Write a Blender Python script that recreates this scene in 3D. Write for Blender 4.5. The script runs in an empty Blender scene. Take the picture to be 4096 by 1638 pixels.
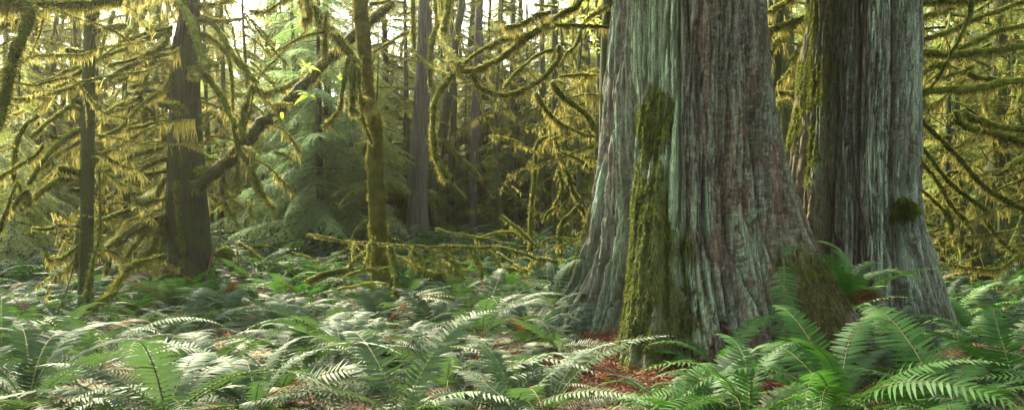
import bpy, math, random
import numpy as np
from math import radians as rad, sin, cos, pi

random.seed(7)
RNG = np.random.default_rng(7)
sc = bpy.context.scene
col = sc.collection

# ------------------------------------------------------------------ camera, world, sun, exposure
FPX = 2926.0      # focal length in photo pixels (4096 wide)
HZ = 938.0        # horizon row in the photo
CAMH = 1.55
cam = bpy.data.cameras.new('camera'); camo = bpy.data.objects.new('camera', cam); col.objects.link(camo)
camo.location = (0, 0, CAMH); camo.rotation_euler = (rad(90), 0, 0)
cam.sensor_width = 36; cam.lens = 36 * FPX / 4096; cam.shift_y = (HZ - 819) / 4096
cam.clip_start = 0.05; cam.clip_end = 2000
sc.camera = camo

SUN_AZ, SUN_EL = rad(-36), rad(48)
w = bpy.data.worlds.new('World'); sc.world = w; w.use_nodes = True
wn = w.node_tree; bg = wn.nodes['Background']
sky = wn.nodes.new('ShaderNodeTexSky'); sky.sky_type = 'NISHITA'; sky.sun_disc = False
sky.sun_elevation = SUN_EL; sky.sun_rotation = SUN_AZ; sky.dust_density = 4.0; sky.air_density = 0.7; sky.ozone_density = 0.0
hs = wn.nodes.new('ShaderNodeHueSaturation'); hs.inputs['Saturation'].default_value = 0.35
vm_ = wn.nodes.new('ShaderNodeVectorMath'); vm_.operation = 'MULTIPLY'; vm_.inputs[1].default_value = (0.94, 1.0, 0.86)
wn.links.new(sky.outputs[0], hs.inputs['Color']); wn.links.new(hs.outputs[0], vm_.inputs[0]); wn.links.new(vm_.outputs[0], bg.inputs[0]); bg.inputs[1].default_value = 0.15
sl = bpy.data.lights.new('sun', 'SUN'); so = bpy.data.objects.new('sun', sl); col.objects.link(so)
sl.energy = 3.6; sl.angle = rad(5); sl.color = (1.0, 0.85, 0.58)
so.rotation_euler = (rad(90) - SUN_EL, 0, -SUN_AZ + pi)
so.location = (-20, 30, 25)
sc.view_settings.view_transform = 'Standard'; sc.view_settings.look = 'None'
sc.view_settings.exposure = 3.1; sc.view_settings.gamma = 1
sc.cycles.max_bounces = 8; sc.cycles.transparent_max_bounces = 4; sc.cycles.diffuse_bounces = 5
sc.cycles.transmission_bounces = 4; sc.cycles.volume_bounces = 1

# ------------------------------------------------------------------ helpers
def _h(ix, iy, iz, s):
    n = (ix * 374761393 + iy * 668265263 + iz * 2147483647 + s * 974634777) & 0xffffffff
    n = ((n ^ (n >> 13)) * 1274126177) & 0xffffffff
    n = ((n ^ (n >> 16)) * 2246822519) & 0xffffffff
    return ((n ^ (n >> 15)) & 0xffff) / 65535.0
def noise(x, y, z=0.0, s=0):
    x, y, z = np.broadcast_arrays(np.asarray(x, float), np.asarray(y, float), np.asarray(z, float))
    ix = np.floor(x).astype(np.int64); iy = np.floor(y).astype(np.int64); iz = np.floor(z).astype(np.int64)
    fx = x - ix; fy = y - iy; fz = z - iz
    fx = fx*fx*(3-2*fx); fy = fy*fy*(3-2*fy); fz = fz*fz*(3-2*fz)
    def c(a, b, d): return _h(ix+a, iy+b, iz+d, s)
    x00 = c(0,0,0)*(1-fx)+c(1,0,0)*fx; x10 = c(0,1,0)*(1-fx)+c(1,1,0)*fx
    x01 = c(0,0,1)*(1-fx)+c(1,0,1)*fx; x11 = c(0,1,1)*(1-fx)+c(1,1,1)*fx
    return (x00*(1-fy)+x10*fy)*(1-fz) + (x01*(1-fy)+x11*fy)*fz      # 0..1
def fbm(x, y, z=0.0, o=4, s=0):
    v = 0; a = 0.5; t = 0
    for i in range(o):
        v = v + a*noise(np.asarray(x)*2**i, np.asarray(y)*2**i, np.asarray(z)*2**i, s+i*17); t += a; a *= 0.5
    return v/t
def sst(a, b, x):
    t = np.clip((np.asarray(x, float)-a)/(b-a), 0, 1); return t*t*(3-2*t)

def gz(x, y):
    x = np.asarray(x, float); y = np.asarray(y, float)
    z = 0.95*sst(10, 21.5, y) + 0.25*np.exp(-((x+5)**2)/30)*sst(14, 20, y) + 0.10*(fbm(x*0.5+7, y*0.5+3, 0, 3, 5)-0.5)
    z = z + 0.5*np.exp(-((x-1.7)**2+(y-9.6)**2)/(2*1.25**2))*1.0
    z = z + 0.35*np.exp(-((x-3.7)**2+(y-9.9)**2)/(2*0.6**2))
    z = z + 1.2*sst(40, 120, y)
    return z
def P(px, py, d): return np.array([(px-2048)/FPX*d, d, CAMH+(HZ-py)/FPX*d])
# the eight reading windows of the photo (view pixel -> photo pixel)
RG = {1:(0,0),2:(1000,0),3:(2000,0),4:(2996,0),5:(0,818),6:(1000,818),7:(2000,818),8:(2996,818)}
K = 1100/1382
def q(r, x, y): return (RG[r][0]+x*K, RG[r][1]+y*K)

OFF = {}
class MB:
    def __init__(s): s.V=[]; s.T=[]; s.Q=[]; s.TM=[]; s.QM=[]; s.n=0; s.C=[]
    def add(s, V, T=None, Q=None, m=0, c=None):
        V = np.asarray(V, float).reshape(-1,3); s.V.append(V)
        if T is not None and len(T): T=np.asarray(T,int); s.T.append(T+s.n); s.TM.append(np.full(len(T), m))
        if Q is not None and len(Q): Q=np.asarray(Q,int); s.Q.append(Q+s.n); s.QM.append(np.full(len(Q), m))
        s.C.append(c if c is not None else np.ones((len(V),3)))
        s.n += len(V)
    def merge(s, o, M=None, t=None):
        V = np.concatenate(o.V)
        if M is not None: V = V@M.T
        if t is not None: V = V+t
        s.V.append(V); s.C.append(np.concatenate(o.C))
        for a in o.T: s.T.append(a+s.n)
        for a in o.Q: s.Q.append(a+s.n)
        s.TM += o.TM; s.QM += o.QM; s.n += len(V)
    def mesh(s, name, mats, off=(0,0,0), smooth=True, color=False):
        V = np.concatenate(s.V)-np.asarray(off, float)
        T = np.concatenate(s.T) if s.T else np.zeros((0,3),int); Q = np.concatenate(s.Q) if s.Q else np.zeros((0,4),int)
        me = bpy.data.meshes.new(name)
        me.vertices.add(len(V)); me.vertices.foreach_set('co', V.astype(np.float32).ravel())
        nl = len(T)*3+len(Q)*4; me.loops.add(nl)
        me.loops.foreach_set('vertex_index', np.concatenate([T.ravel(), Q.ravel()]).astype(np.int32))
        me.polygons.add(len(T)+len(Q))
        st = np.concatenate([np.arange(len(T))*3, len(T)*3+np.arange(len(Q))*4]).astype(np.int32)
        me.polygons.foreach_set('loop_start', st)
        mi = np.concatenate((s.TM if s.T else [])+(s.QM if s.Q else [])).astype(np.int32)
        me.polygons.foreach_set('material_index', mi)
        me.polygons.foreach_set('use_smooth', np.full(len(T)+len(Q), smooth))
        for m in (mats if isinstance(mats,(list,tuple)) else [mats]): me.materials.append(m)
        if color:
            C = np.concatenate(s.C); a = me.color_attributes.new('Col','FLOAT_COLOR','POINT')
            a.data.foreach_set('color', np.concatenate([C, np.ones((len(C),1))],1).astype(np.float32).ravel())
        me.update(calc_edges=True); me.validate(); return me
    def build(s, name, mats, parent=None, smooth=True, color=False):
        off = OFF.get(parent.name, (0,0,0)) if parent else (0,0,0)
        o = bpy.data.objects.new(name, s.mesh(name, mats, off, smooth, color)); col.objects.link(o)
        if parent: o.parent = parent; OFF[o.name] = off
        return o
def tag(o, label=None, cat=None, group=None, kind=None):
    if label: o['label'] = label
    if cat: o['category'] = cat
    if group: o['group'] = group
    if kind: o['kind'] = kind
    return o
def thing(name, label, cat, loc=(0,0,0), group=None):
    o = bpy.data.objects.new(name, None); col.objects.link(o); o.location = loc; o.empty_display_size = 0.2
    OFF[o.name] = tuple(loc); return tag(o, label, cat, group)
def copy_tree(o, parent=None):
    c = o.copy(); col.objects.link(c)
    if parent: c.parent = parent
    for ch in KIDS.get(o.name, []): copy_tree(ch, c)
    return c
KIDS = {}
def note_kids(o):
    KIDS[o.name] = list(o.children)
    for c in o.children: note_kids(c)

# ------------------------------------------------------------------ materials
def nt(name):
    m = bpy.data.materials.new(name); m.use_nodes = True; t = m.node_tree; t.nodes.clear()
    return m, t, t.nodes.new('ShaderNodeOutputMaterial')
def N(t, k, **kw):
    n = t.nodes.new(k)
    for a, b in kw.items():
        if a.startswith('i_'):
            key = a[2:]; key = int(key) if key.isdigit() else key.replace('_',' ')
            n.inputs[key].default_value = b
        else: setattr(n, a, b)
    return n
def ramp(t, fac, stops):
    r = t.nodes.new('ShaderNodeValToRGB'); e = r.color_ramp.elements
    while len(e) < len(stops): e.new(0.5)
    for k, (p, c) in enumerate(stops): e[k].position = p; e[k].color = (*c, 1)
    t.links.new(fac, r.inputs[0]); return r.outputs[0]
def leaf_mat(name, cols, tcol, trans=0.35, rough=0.45, scale=2.0, spec=0.5, perobj=0.35):
    m, t, out = nt(name); L = t.links
    tc = N(t,'ShaderNodeTexCoord'); nz = N(t,'ShaderNodeTexNoise', i_Scale=scale, i_Detail=3.0)
    L.new(tc.outputs['Object'], nz.inputs['Vector'])
    oi = N(t,'ShaderNodeObjectInfo'); gm = N(t,'ShaderNodeNewGeometry')
    a = N(t,'ShaderNodeMath', operation='MULTIPLY_ADD'); L.new(oi.outputs['Random'], a.inputs[0]); a.inputs[1].default_value = perobj; L.new(nz.outputs[0], a.inputs[2])
    b = N(t,'ShaderNodeMath', operation='MULTIPLY_ADD'); L.new(gm.outputs['Random Per Island'], b.inputs[0]); b.inputs[1].default_value = 0.25; L.new(a.outputs[0], b.inputs[2])
    c = N(t,'ShaderNodeMath', operation='SUBTRACT'); L.new(b.outputs[0], c.inputs[0]); c.inputs[1].default_value = (perobj+0.25)/2
    n = len(cols); cr = ramp(t, c.outputs[0], [(0.3+0.4*k/(n-1), cc) for k, cc in enumerate(cols)])
    pb = N(t,'ShaderNodeBsdfPrincipled', i_Roughness=rough); pb.inputs['Specular IOR Level'].default_value = spec
    L.new(cr, pb.inputs['Base Color'])
    tb = N(t,'ShaderNodeBsdfTranslucent'); mx = N(t,'ShaderNodeMix', data_type='RGBA', blend_type='MIX'); mx.inputs[0].default_value = 0.6
    L.new(cr, mx.inputs[6]); mx.inputs[7].default_value = (*tcol,1); L.new(mx.outputs[2], tb.inputs[0])
    ms = N(t,'ShaderNodeMixShader'); ms.inputs[0].default_value = trans
    L.new(pb.outputs[0], ms.inputs[1]); L.new(tb.outputs[0], ms.inputs[2]); L.new(ms.outputs[0], out.inputs[0])
    return m
def bark_mat(name, cols, scale=(30,30,3), rough=0.9, bump=0.5, moss=None, mossamt=0.5, mscale=1.5, vcol=False):
    m, t, out = nt(name); L = t.links
    tc = N(t,'ShaderNodeTexCoord'); mp = N(t,'ShaderNodeMapping'); mp.inputs['Scale'].default_value = scale
    L.new(tc.outputs['Object'], mp.inputs[0])
    nz = N(t,'ShaderNodeTexNoise', i_Scale=1.0, i_Detail=6.0, i_Roughness=0.65); L.new(mp.outputs[0], nz.inputs['Vector'])
    n2 = N(t,'ShaderNodeTexNoise', i_Scale=90.0, i_Detail=3.0); L.new(tc.outputs['Object'], n2.inputs['Vector'])
    if vcol:
        at = N(t,'ShaderNodeAttribute', attribute_name='Col'); base = at.outputs['Color']
        g = N(t,'ShaderNodeMapRange', i_1=0.3, i_2=0.7, i_3=0.32, i_4=1.7); L.new(nz.outputs[0], g.inputs[0])
        g2 = N(t,'ShaderNodeMapRange', i_1=0.35, i_2=0.65, i_3=0.6, i_4=1.5); L.new(n2.outputs[0], g2.inputs[0])
        mm = N(t,'ShaderNodeMath', operation='MULTIPLY'); L.new(g.outputs[0], mm.inputs[0]); L.new(g2.outputs[0], mm.inputs[1])
        vm = N(t,'ShaderNodeVectorMath', operation='SCALE'); L.new(base, vm.inputs[0]); L.new(mm.outputs[0], vm.inputs['Scale']); colr = vm.outputs[0]
    else:
        colr = ramp(t, nz.outputs[0], [(0.3+0.4*k/(len(cols)-1), c) for k, c in enumerate(cols)])
        if moss:
            n3 = N(t,'ShaderNodeTexNoise', i_Scale=mscale, i_Detail=6.0, i_Roughness=0.7); L.new(tc.outputs['Object'], n3.inputs['Vector'])
            mr = N(t,'ShaderNodeMapRange', i_1=0.62-mossamt*0.3, i_2=0.72-mossamt*0.3); L.new(n3.outputs[0], mr.inputs[0])
            mx = N(t,'ShaderNodeMix', data_type='RGBA'); L.new(mr.outputs[0], mx.inputs[0]); L.new(colr, mx.inputs[6]); mx.inputs[7].default_value = (*moss,1); colr = mx.outputs[2]
    pb = N(t,'ShaderNodeBsdfPrincipled', i_Roughness=rough); L.new(colr, pb.inputs['Base Color']); pb.inputs['Specular IOR Level'].default_value = 0.3
    bp = N(t,'ShaderNodeBump', i_Strength=bump, i_Distance=0.02)
    ad = N(t,'ShaderNodeMath', operation='ADD'); L.new(nz.outputs[0], ad.inputs[0]); L.new(n2.outputs[0], ad.inputs[1])
    L.new(ad.outputs[0], bp.inputs['Height']); L.new(bp.outputs[0], pb.inputs['Normal']); L.new(pb.outputs[0], out.inputs[0])
    return m

M_MOSS = leaf_mat('moss_green', [(0.018,0.028,0.004),(0.045,0.064,0.008),(0.095,0.122,0.016)], (0.20,0.20,0.024), 0.22, 0.9, 6.0, 0.1, 0.2)
M_FRINGE = leaf_mat('moss_fringe', [(0.055,0.065,0.014),(0.100,0.108,0.026),(0.17,0.168,0.052)], (0.44,0.38,0.10), 0.48, 0.9, 5.0, 0.1, 0.2)
M_MOSSG = leaf_mat('moss_on_cedar', [(0.018,0.026,0.006),(0.045,0.062,0.009),(0.10,0.13,0.014)], (0.2,0.22,0.03), 0.25, 0.9, 6.0, 0.1, 0.2)
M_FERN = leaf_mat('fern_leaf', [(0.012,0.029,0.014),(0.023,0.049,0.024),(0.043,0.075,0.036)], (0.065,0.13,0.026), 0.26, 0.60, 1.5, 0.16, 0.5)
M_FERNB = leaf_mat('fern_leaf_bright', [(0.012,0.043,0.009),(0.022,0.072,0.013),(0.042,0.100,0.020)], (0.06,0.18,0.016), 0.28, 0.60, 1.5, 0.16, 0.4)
M_FERND = leaf_mat('fern_dead', [(0.035,0.014,0.007),(0.07,0.028,0.011),(0.10,0.055,0.024)], (0.16,0.06,0.02), 0.2, 0.7, 5.0, 0.2, 0.3)
M_STEM = bark_mat('fern_stem', [(0.06,0.07,0.02),(0.12,0.11,0.04)], (40,40,40))
M_NEEDLE = leaf_mat('conifer_needles', [(0.065,0.105,0.026),(0.11,0.16,0.040),(0.17,0.22,0.060)], (0.36,0.42,0.08), 0.42, 0.5, 1.0, 0.4, 0.45)
M_NEEDLEB = leaf_mat('blue_conifer_needles', [(0.05,0.105,0.042),(0.08,0.15,0.06),(0.12,0.20,0.08)], (0.24,0.38,0.10), 0.40, 0.6, 1.0, 0.15, 0.3)
M_YLEAF = leaf_mat('yellow_green_leaf', [(0.16,0.26,0.02),(0.26,0.36,0.03)], (0.5,0.65,0.06), 0.5, 0.5, 4.0, 0.4, 0.2)
M_TWIG = bark_mat('twig_bark', [(0.035,0.025,0.018),(0.09,0.07,0.05)], (30,30,30))
M_GREY = bark_mat('grey_dead_wood', [(0.07,0.065,0.06),(0.17,0.16,0.14),(0.26,0.25,0.22)], (20,20,20), moss=(0.10,0.11,0.02), mossamt=0.3)
M_BARK = bark_mat('conifer_bark', [(0.009,0.008,0.005),(0.024,0.020,0.012),(0.050,0.043,0.028)], (26,26,4), moss=(0.028,0.036,0.007), mossamt=0.6, mscale=2.5)
M_BARKG = bark_mat('grey_cedar_bark', [(0.02,0.018,0.015),(0.055,0.051,0.043),(0.11,0.105,0.09)], (34,34,2.0), bump=0.9, moss=(0.10,0.10,0.03), mossamt=0.12)
M_BARKM = bark_mat('mossy_bark', [(0.009,0.008,0.004),(0.024,0.020,0.009)], (26,26,10), moss=(0.030,0.036,0.007), mossamt=0.95, mscale=4)
M_CEDAR = bark_mat('cedar_bark', None, (48,48,6), bump=1.0, vcol=True)

# ------------------------------------------------------------------ shape tools
def crom(pts, n):
    p = np.asarray(pts, float)
    if len(p) == 2: return p[0]+(p[1]-p[0])*np.linspace(0,1,n)[:,None]
    pp = np.vstack([2*p[0]-p[1], p, 2*p[-1]-p[-2]])
    sl_ = np.r_[0, np.cumsum(np.linalg.norm(np.diff(p[:,:3],axis=0),axis=1)+1e-6)]
    u = np.interp(np.linspace(0, sl_[-1], n), sl_, np.arange(len(p)))
    k = np.minimum(u.astype(int), len(p)-2); f = (u-k)[:,None]
    a, b, c, d = pp[k], pp[k+1], pp[k+2], pp[k+3]
    return 0.5*((2*b)+(c-a)*f+(2*a-5*b+4*c-d)*f*f+(3*b-a-3*c+d)*f**3)
def frames(p):
    t = np.gradient(p, axis=0); t /= np.linalg.norm(t, axis=1)[:,None]+1e-9
    up = np.array([0.05,0.02,1.0]); ref = np.where(np.abs(t[:,2:3])>0.9, np.array([[0.0,-1.0,0.05]]), up)
    a = np.cross(t, ref); a /= np.linalg.norm(a, axis=1)[:,None]+1e-9
    return t, a, np.cross(a, t)
def tube(mb, p, r, seg=8, lump=0.0, lf=6.0, m=0, seed=0, ridge=0.0, rf=10, cap=True):
    """p (n,3), r (n,)"""
    n = len(p); t, a, b = frames(p)
    th = np.linspace(0, 2*pi, seg, endpoint=False)
    s = np.r_[0, np.cumsum(np.linalg.norm(np.diff(p,axis=0),axis=1))]
    R_ = np.repeat(np.asarray(r)[:,None], seg, 1)
    S, TH = np.meshgrid(s, th, indexing='ij')
    if lump: R_ = R_*(1+lump*2*(fbm(S*lf, np.cos(TH)*1.3+9, np.sin(TH)*1.3+5, 3, seed)-0.5))
    if ridge: R_ = R_*(1+ridge*2*(fbm(np.cos(TH)*rf+50+S*0.3, np.sin(TH)*rf+50, S*1.2, 3, seed+3)-0.5))
    V = p[:,None,:]+R_[:,:,None]*(np.cos(TH)[:,:,None]*a[:,None,:]+np.sin(TH)[:,:,None]*b[:,None,:])
    V = V.reshape(-1,3)
    i = np.arange(n-1)[:,None]*seg; j = np.arange(seg)[None,:]; j2 = (j+1)%seg
    Q = np.stack([i+j, i+j2, i+seg+j2, i+seg+j],-1).reshape(-1,4)
    T = None
    if cap:
        V = np.vstack([V, p[0], p[-1]]); jj = np.arange(seg); jn = (jj+1)%seg
        T = np.vstack([np.stack([np.full(seg,n*seg), jn, jj],1), np.stack([np.full(seg,n*seg+1), (n-1)*seg+jj, (n-1)*seg+jn],1)])
    mb.add(V, T, Q, m)
def blades(mb, base, d, L, W, droop=0.0, m=0, rng=RNG):
    """thin tapering strands: base (k,3), direction (k,3), length, width; droop bends the tip down"""
    k = len(base)
    if k == 0: return
    L = np.broadcast_to(L, k)[:,None]; W = np.broadcast_to(W, k)[:,None]
    d = d/(np.linalg.norm(d,axis=1)[:,None]+1e-9)
    sd = np.cross(d, rng.normal(size=(k,3))); sd /= np.linalg.norm(sd,axis=1)[:,None]+1e-9
    mid = base+d*L*0.55+rng.normal(size=(k,3))*L*0.10; mid[:,2] -= (droop*L[:,0]*0.3); tip = mid+d*L*0.45; tip[:,2] -= droop*L[:,0]*0.45
    V = np.stack([base-sd*W*.35, base+sd*W*.35, mid+sd*W*.5, mid-sd*W*.5, tip],1).reshape(-1,3)
    o = np.arange(k)[:,None]*5
    T = np.concatenate([o+np.array([[0,1,2]]), o+np.array([[0,2,3]]), o+np.array([[3,2,4]])])
    mb.add(V, T, None, m)
def fuzz(mb, p, r, dens=160, lo=0.015, hi=0.05, wd=0.010, m=0, rng=RNG, droop=0.4, patchy=True):
    s = np.r_[0, np.cumsum(np.linalg.norm(np.diff(p,axis=0),axis=1))]; k = int(s[-1]*dens)
    if k < 1: return
    u = rng.random(k)*s[-1]; o_ = rng.random()*99; c_ = fbm(u*5+o_, o_, 0, 3, 7); u = u[c_ > 0.30+0.2*rng.random(k)] if patchy else u; k = len(u)
    if k < 1: return
    hi = lo+(hi-lo)*np.clip(2.6*(fbm(u*7+o_, 3, 0, 2, 9)-0.15), 0.3, 2.0); t, a, b = frames(p)
    def ip(A): return np.stack([np.interp(u, s, A[:,c]) for c in range(3)],1)
    th = rng.random(k)*2*pi; rr = np.interp(u, s, r)
    n = ip(a)*np.cos(th)[:,None]+ip(b)*np.sin(th)[:,None]
    blades(mb, ip(p)+n*rr[:,None]*0.9, n+rng.normal(size=(k,3))*0.5, lo+(hi-lo)*rng.random(k), wd, droop, m, rng)
def fringe(mb, p, r, dens=140, hi=0.25, wd=0.012, m=0, rng=RNG, seed=0, cf=5.0):
    s = np.r_[0, np.cumsum(np.linalg.norm(np.diff(p,axis=0),axis=1))]; k = int(s[-1]*dens)
    if k < 1: return
    u = rng.random(k)*s[-1]; u = u[fbm(u*4+seed*1.3, 5, 0, 2, 19) > 0.26+0.25*rng.random(k)]; k = len(u)
    if k < 1: return
    pp = np.stack([np.interp(u, s, p[:,c]) for c in range(3)],1); rr = np.interp(u, s, r)
    cl = fbm(u*cf, seed*3.7, 0, 3, seed); cl = np.clip((cl-0.25)*2.0, 0.08, 1.2)
    L = hi*cl*(0.3+0.7*rng.random(k)**1.5)
    off = rng.normal(size=(k,3))*rr[:,None]*0.55; off[:,2] = -np.abs(off[:,2])*0.9
    d = np.tile([0.0,0.0,-1.0],(k,1))+rng.normal(size=(k,3))*0.16+0.10*rng.normal(size=3)
    blades(mb, pp+off, d, L, wd*(0.6+0.8*rng.random(k)), 0.0, m, rng)

def pts_of(r, lst, d):
    """lst of (x,y) in window r; d: depth or (d0,d1) start to end"""
    d0, d1 = d if isinstance(d, tuple) else (d, d); out = []
    for k, (x, y) in enumerate(lst):
        if r: X, Y = q(r, x, y)
        else: X, Y = x, y
        out.append(P(X, Y, d0+(d1-d0)*k/max(1,len(lst)-1)))
    return np.array(out)
def branch(parent, r, lst, d, wpx, wend=None, fr=0.18, mossy=1.0, twigs=1.5, name='branch', label=None, thick=1.0, core=None):
    """one limb: woody, moss-coated tube with small twigs; its hanging moss is the sub-part"""
    dm = (sum(d)/2 if isinstance(d, tuple) else d)
    c = pts_of(r, lst, d) if not isinstance(lst, np.ndarray) else lst
    ln = np.linalg.norm(np.diff(c,axis=0),axis=1).sum(); n = max(6, int(ln/0.05))
    p = crom(c, n); jit = random.random()*50
    p = p + 0.02*(np.stack([fbm(np.arange(n)*0.25, jit, k, 3, 3) for k in range(3)],1)-0.5)*2*min(1,ln)
    w0 = wpx*K*dm/FPX*0.5*thick; w1 = (wend if wend is not None else wpx*0.55)*K*dm/FPX*0.5*thick
    rr = np.linspace(w0, w1, n)*(0.95 if mossy else 1); rr[-1] *= 0.3
    mb = MB(); sd = random.randrange(999)
    tube(mb, p, rr, 10, 0.50 if mossy else 0.12, 9, 0, sd)
    for _ in range(int(ln*twigs)):
        k = random.randrange(max(1,n//6), n); L = 0.08+random.random()**2*0.5
        dr = np.array([random.gauss(0,1), random.gauss(0,.6), random.gauss(-0.1,.7)]); dr /= np.linalg.norm(dr)
        e = p[k]+dr*L; mid = p[k]+dr*L*0.5+np.array([0,0,0.04*L])
        tp = crom(np.array([p[k], mid, e+np.array([0,0,-0.12*L])]), 6)
        tube(mb, tp, np.linspace(0.006,0.002,6), 4, 0, 1, 1)
        if mossy and random.random() < 0.7: fringe(mb, tp, np.full(6,0.01), 110*mossy, fr*0.7, 0.010, 2, seed=sd)
    o = mb.build(name, [core or (M_MOSS if mossy else M_TWIG), M_TWIG, M_FRINGE], parent)
    if label: o['label'] = label
    if mossy:
        m2 = MB()
        fuzz(m2, p, rr, 420*mossy, 0.02, 0.025+min(0.06, w0*1.2), 0.010, 0)
        fuzz(m2, p, rr, 260*mossy, 0.02, 0.03+w0*0.8, 0.009, 1)
        if fr: fringe(m2, p, rr, 420*mossy, fr*1.25, 0.009*max(1,dm/12), 1, seed=sd)
        m2.build('moss', [M_MOSS, M_FRINGE], o)
    return o
def trunk(parent, lst, d, mat, r=0, top=None, seg=40, ridge=0.06, lump=0.06, flare=1.25, name='trunk', label=None, rf=9, n=None):
    """lst of (x,y,width) downwards in window r (0 = photo px); extended above the frame and into the ground"""
    a = []
    for e in lst:
        rr_, x, y, w_ = (e if len(e)==4 else (r,)+tuple(e))
        X, Y = q(rr_, x, y) if rr_ else (x, y)
        ww = w_*K if rr_ else w_
        a.append(np.r_[P(X, Y, d), ww*d/FPX/2])
    a = np.array(a); t0 = a[0].copy(); dv = a[0]-a[1]; dv /= max(abs(dv[2]),1e-6)
    topz = top or 13.0
    if topz > a[0][2]+0.3:
        e = t0+dv*(topz-t0[2])*0.5; e[3] = t0[3]*0.55; e[:2] = t0[:2]+dv[:2]*(topz-t0[2])*0.3; e[2] = topz
        mid = (t0+e)/2; a = np.vstack([e, mid, a])
    b = a[-1].copy(); g = float(gz(b[0], b[1]))
    if b[2] > g+0.5:
        c = b.copy(); c[2] = g+0.35; c[3] = b[3]*(1+(flare-1)*0.25); a = np.vstack([a, c])
    c = b.copy(); c[2] = g-0.15; c[3] = b[3]*flare; a = np.vstack([a, c])
    L = a[0][2]-a[-1][2]; nn = n or int(L/0.08); cp = crom(a, nn)
    mb = MB(); sd = random.randrange(999)
    tube(mb, cp[:,:3], np.maximum(cp[:,3],0.01), seg, lump, 1.3, 0, sd, ridge, rf)
    o = mb.build(name, mat, parent)
    if label: o['label'] = label
    return o, cp
def base_of(px, d, py=None):
    x = (px-2048)/FPX*d; return (x, d, float(gz(x, d)))

# ------------------------------------------------------------------ ground
def axis(lo, hi, fine0, fine1, fs, grow=1.18):
    a = list(np.arange(fine0, fine1+1e-6, fs)); s = fs; x = a[-1]
    while x < hi: s *= grow; x += s; a.append(x)
    s = fs; x = a[0]
    while x > lo: s *= grow; x -= s; a.insert(0, x)
    return np.array(a)
def build_ground():
    xs = axis(-500, 500, -7, 8, 0.07); ys = axis(-200, 700, 3.0, 14, 0.07)
    X, Y = np.meshgrid(xs, ys); Z = gz(X, Y)
    near = (np.abs(X) < 12) & (Y < 20)
    Z = Z + np.where(near, 0.05*(fbm(X*5, Y*5, 0, 3, 11)-0.5), 0)
    mb = MB(); nx = len(xs); i = np.arange(len(ys)-1)[:,None]*nx; j = np.arange(nx-1)[None,:]
    mb.add(np.stack([X,Y,Z],-1), None, np.stack([i+j,i+j+1,i+nx+j+1,i+nx+j],-1).reshape(-1,4))
    m, t, out = nt('forest_floor'); L = t.links
    tc = N(t,'ShaderNodeTexCoord')
    n1 = N(t,'ShaderNodeTexNoise', i_Scale=9.0, i_Detail=8.0, i_Roughness=0.75); L.new(tc.outputs['Object'], n1.inputs[0])
    n2 = N(t,'ShaderNodeTexVoronoi', i_Scale=28.0); L.new(tc.outputs['Object'], n2.inputs[0])
    n3 = N(t,'ShaderNodeTexNoise', i_Scale=0.7, i_Detail=4.0); L.new(tc.outputs['Object'], n3.inputs[0])
    c1 = ramp(t, n1.outputs[0], [(0.3,(0.010,0.006,0.004)),(0.45,(0.034,0.017,0.010)),(0.58,(0.075,0.034,0.020)),(0.72,(0.12,0.07,0.042))])
    c2 = ramp(t, n1.outputs[0], [(0.3,(0.012,0.014,0.005)),(0.5,(0.05,0.055,0.015)),(0.7,(0.10,0.10,0.03))])
    mr = N(t,'ShaderNodeMapRange', i_1=0.44, i_2=0.60); L.new(n3.outputs[0], mr.inputs[0])
    mx = N(t,'ShaderNodeMix', data_type='RGBA'); L.new(mr.outputs[0], mx.inputs[0]); L.new(c1, mx.inputs[6]); L.new(c2, mx.inputs[7])
    mv = N(t,'ShaderNodeMix', data_type='RGBA', blend_type='MULTIPLY'); mv.inputs[0].default_value = 0.5; L.new(mx.outputs[2], mv.inputs[6]); L.new(n2.outputs['Color'], mv.inputs[7])
    pb = N(t,'ShaderNodeBsdfPrincipled', i_Roughness=0.9); L.new(mv.outputs[2], pb.inputs['Base Color'])
    bp = N(t,'ShaderNodeBump', i_Strength=0.9, i_Distance=0.03); L.new(n1.outputs[0], bp.inputs['Height']); L.new(bp.outputs[0], pb.inputs['Normal'])
    L.new(pb.outputs[0], out.inputs[0])
    tag(mb.build('ground', m, None), kind='structure')
build_ground()

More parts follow.
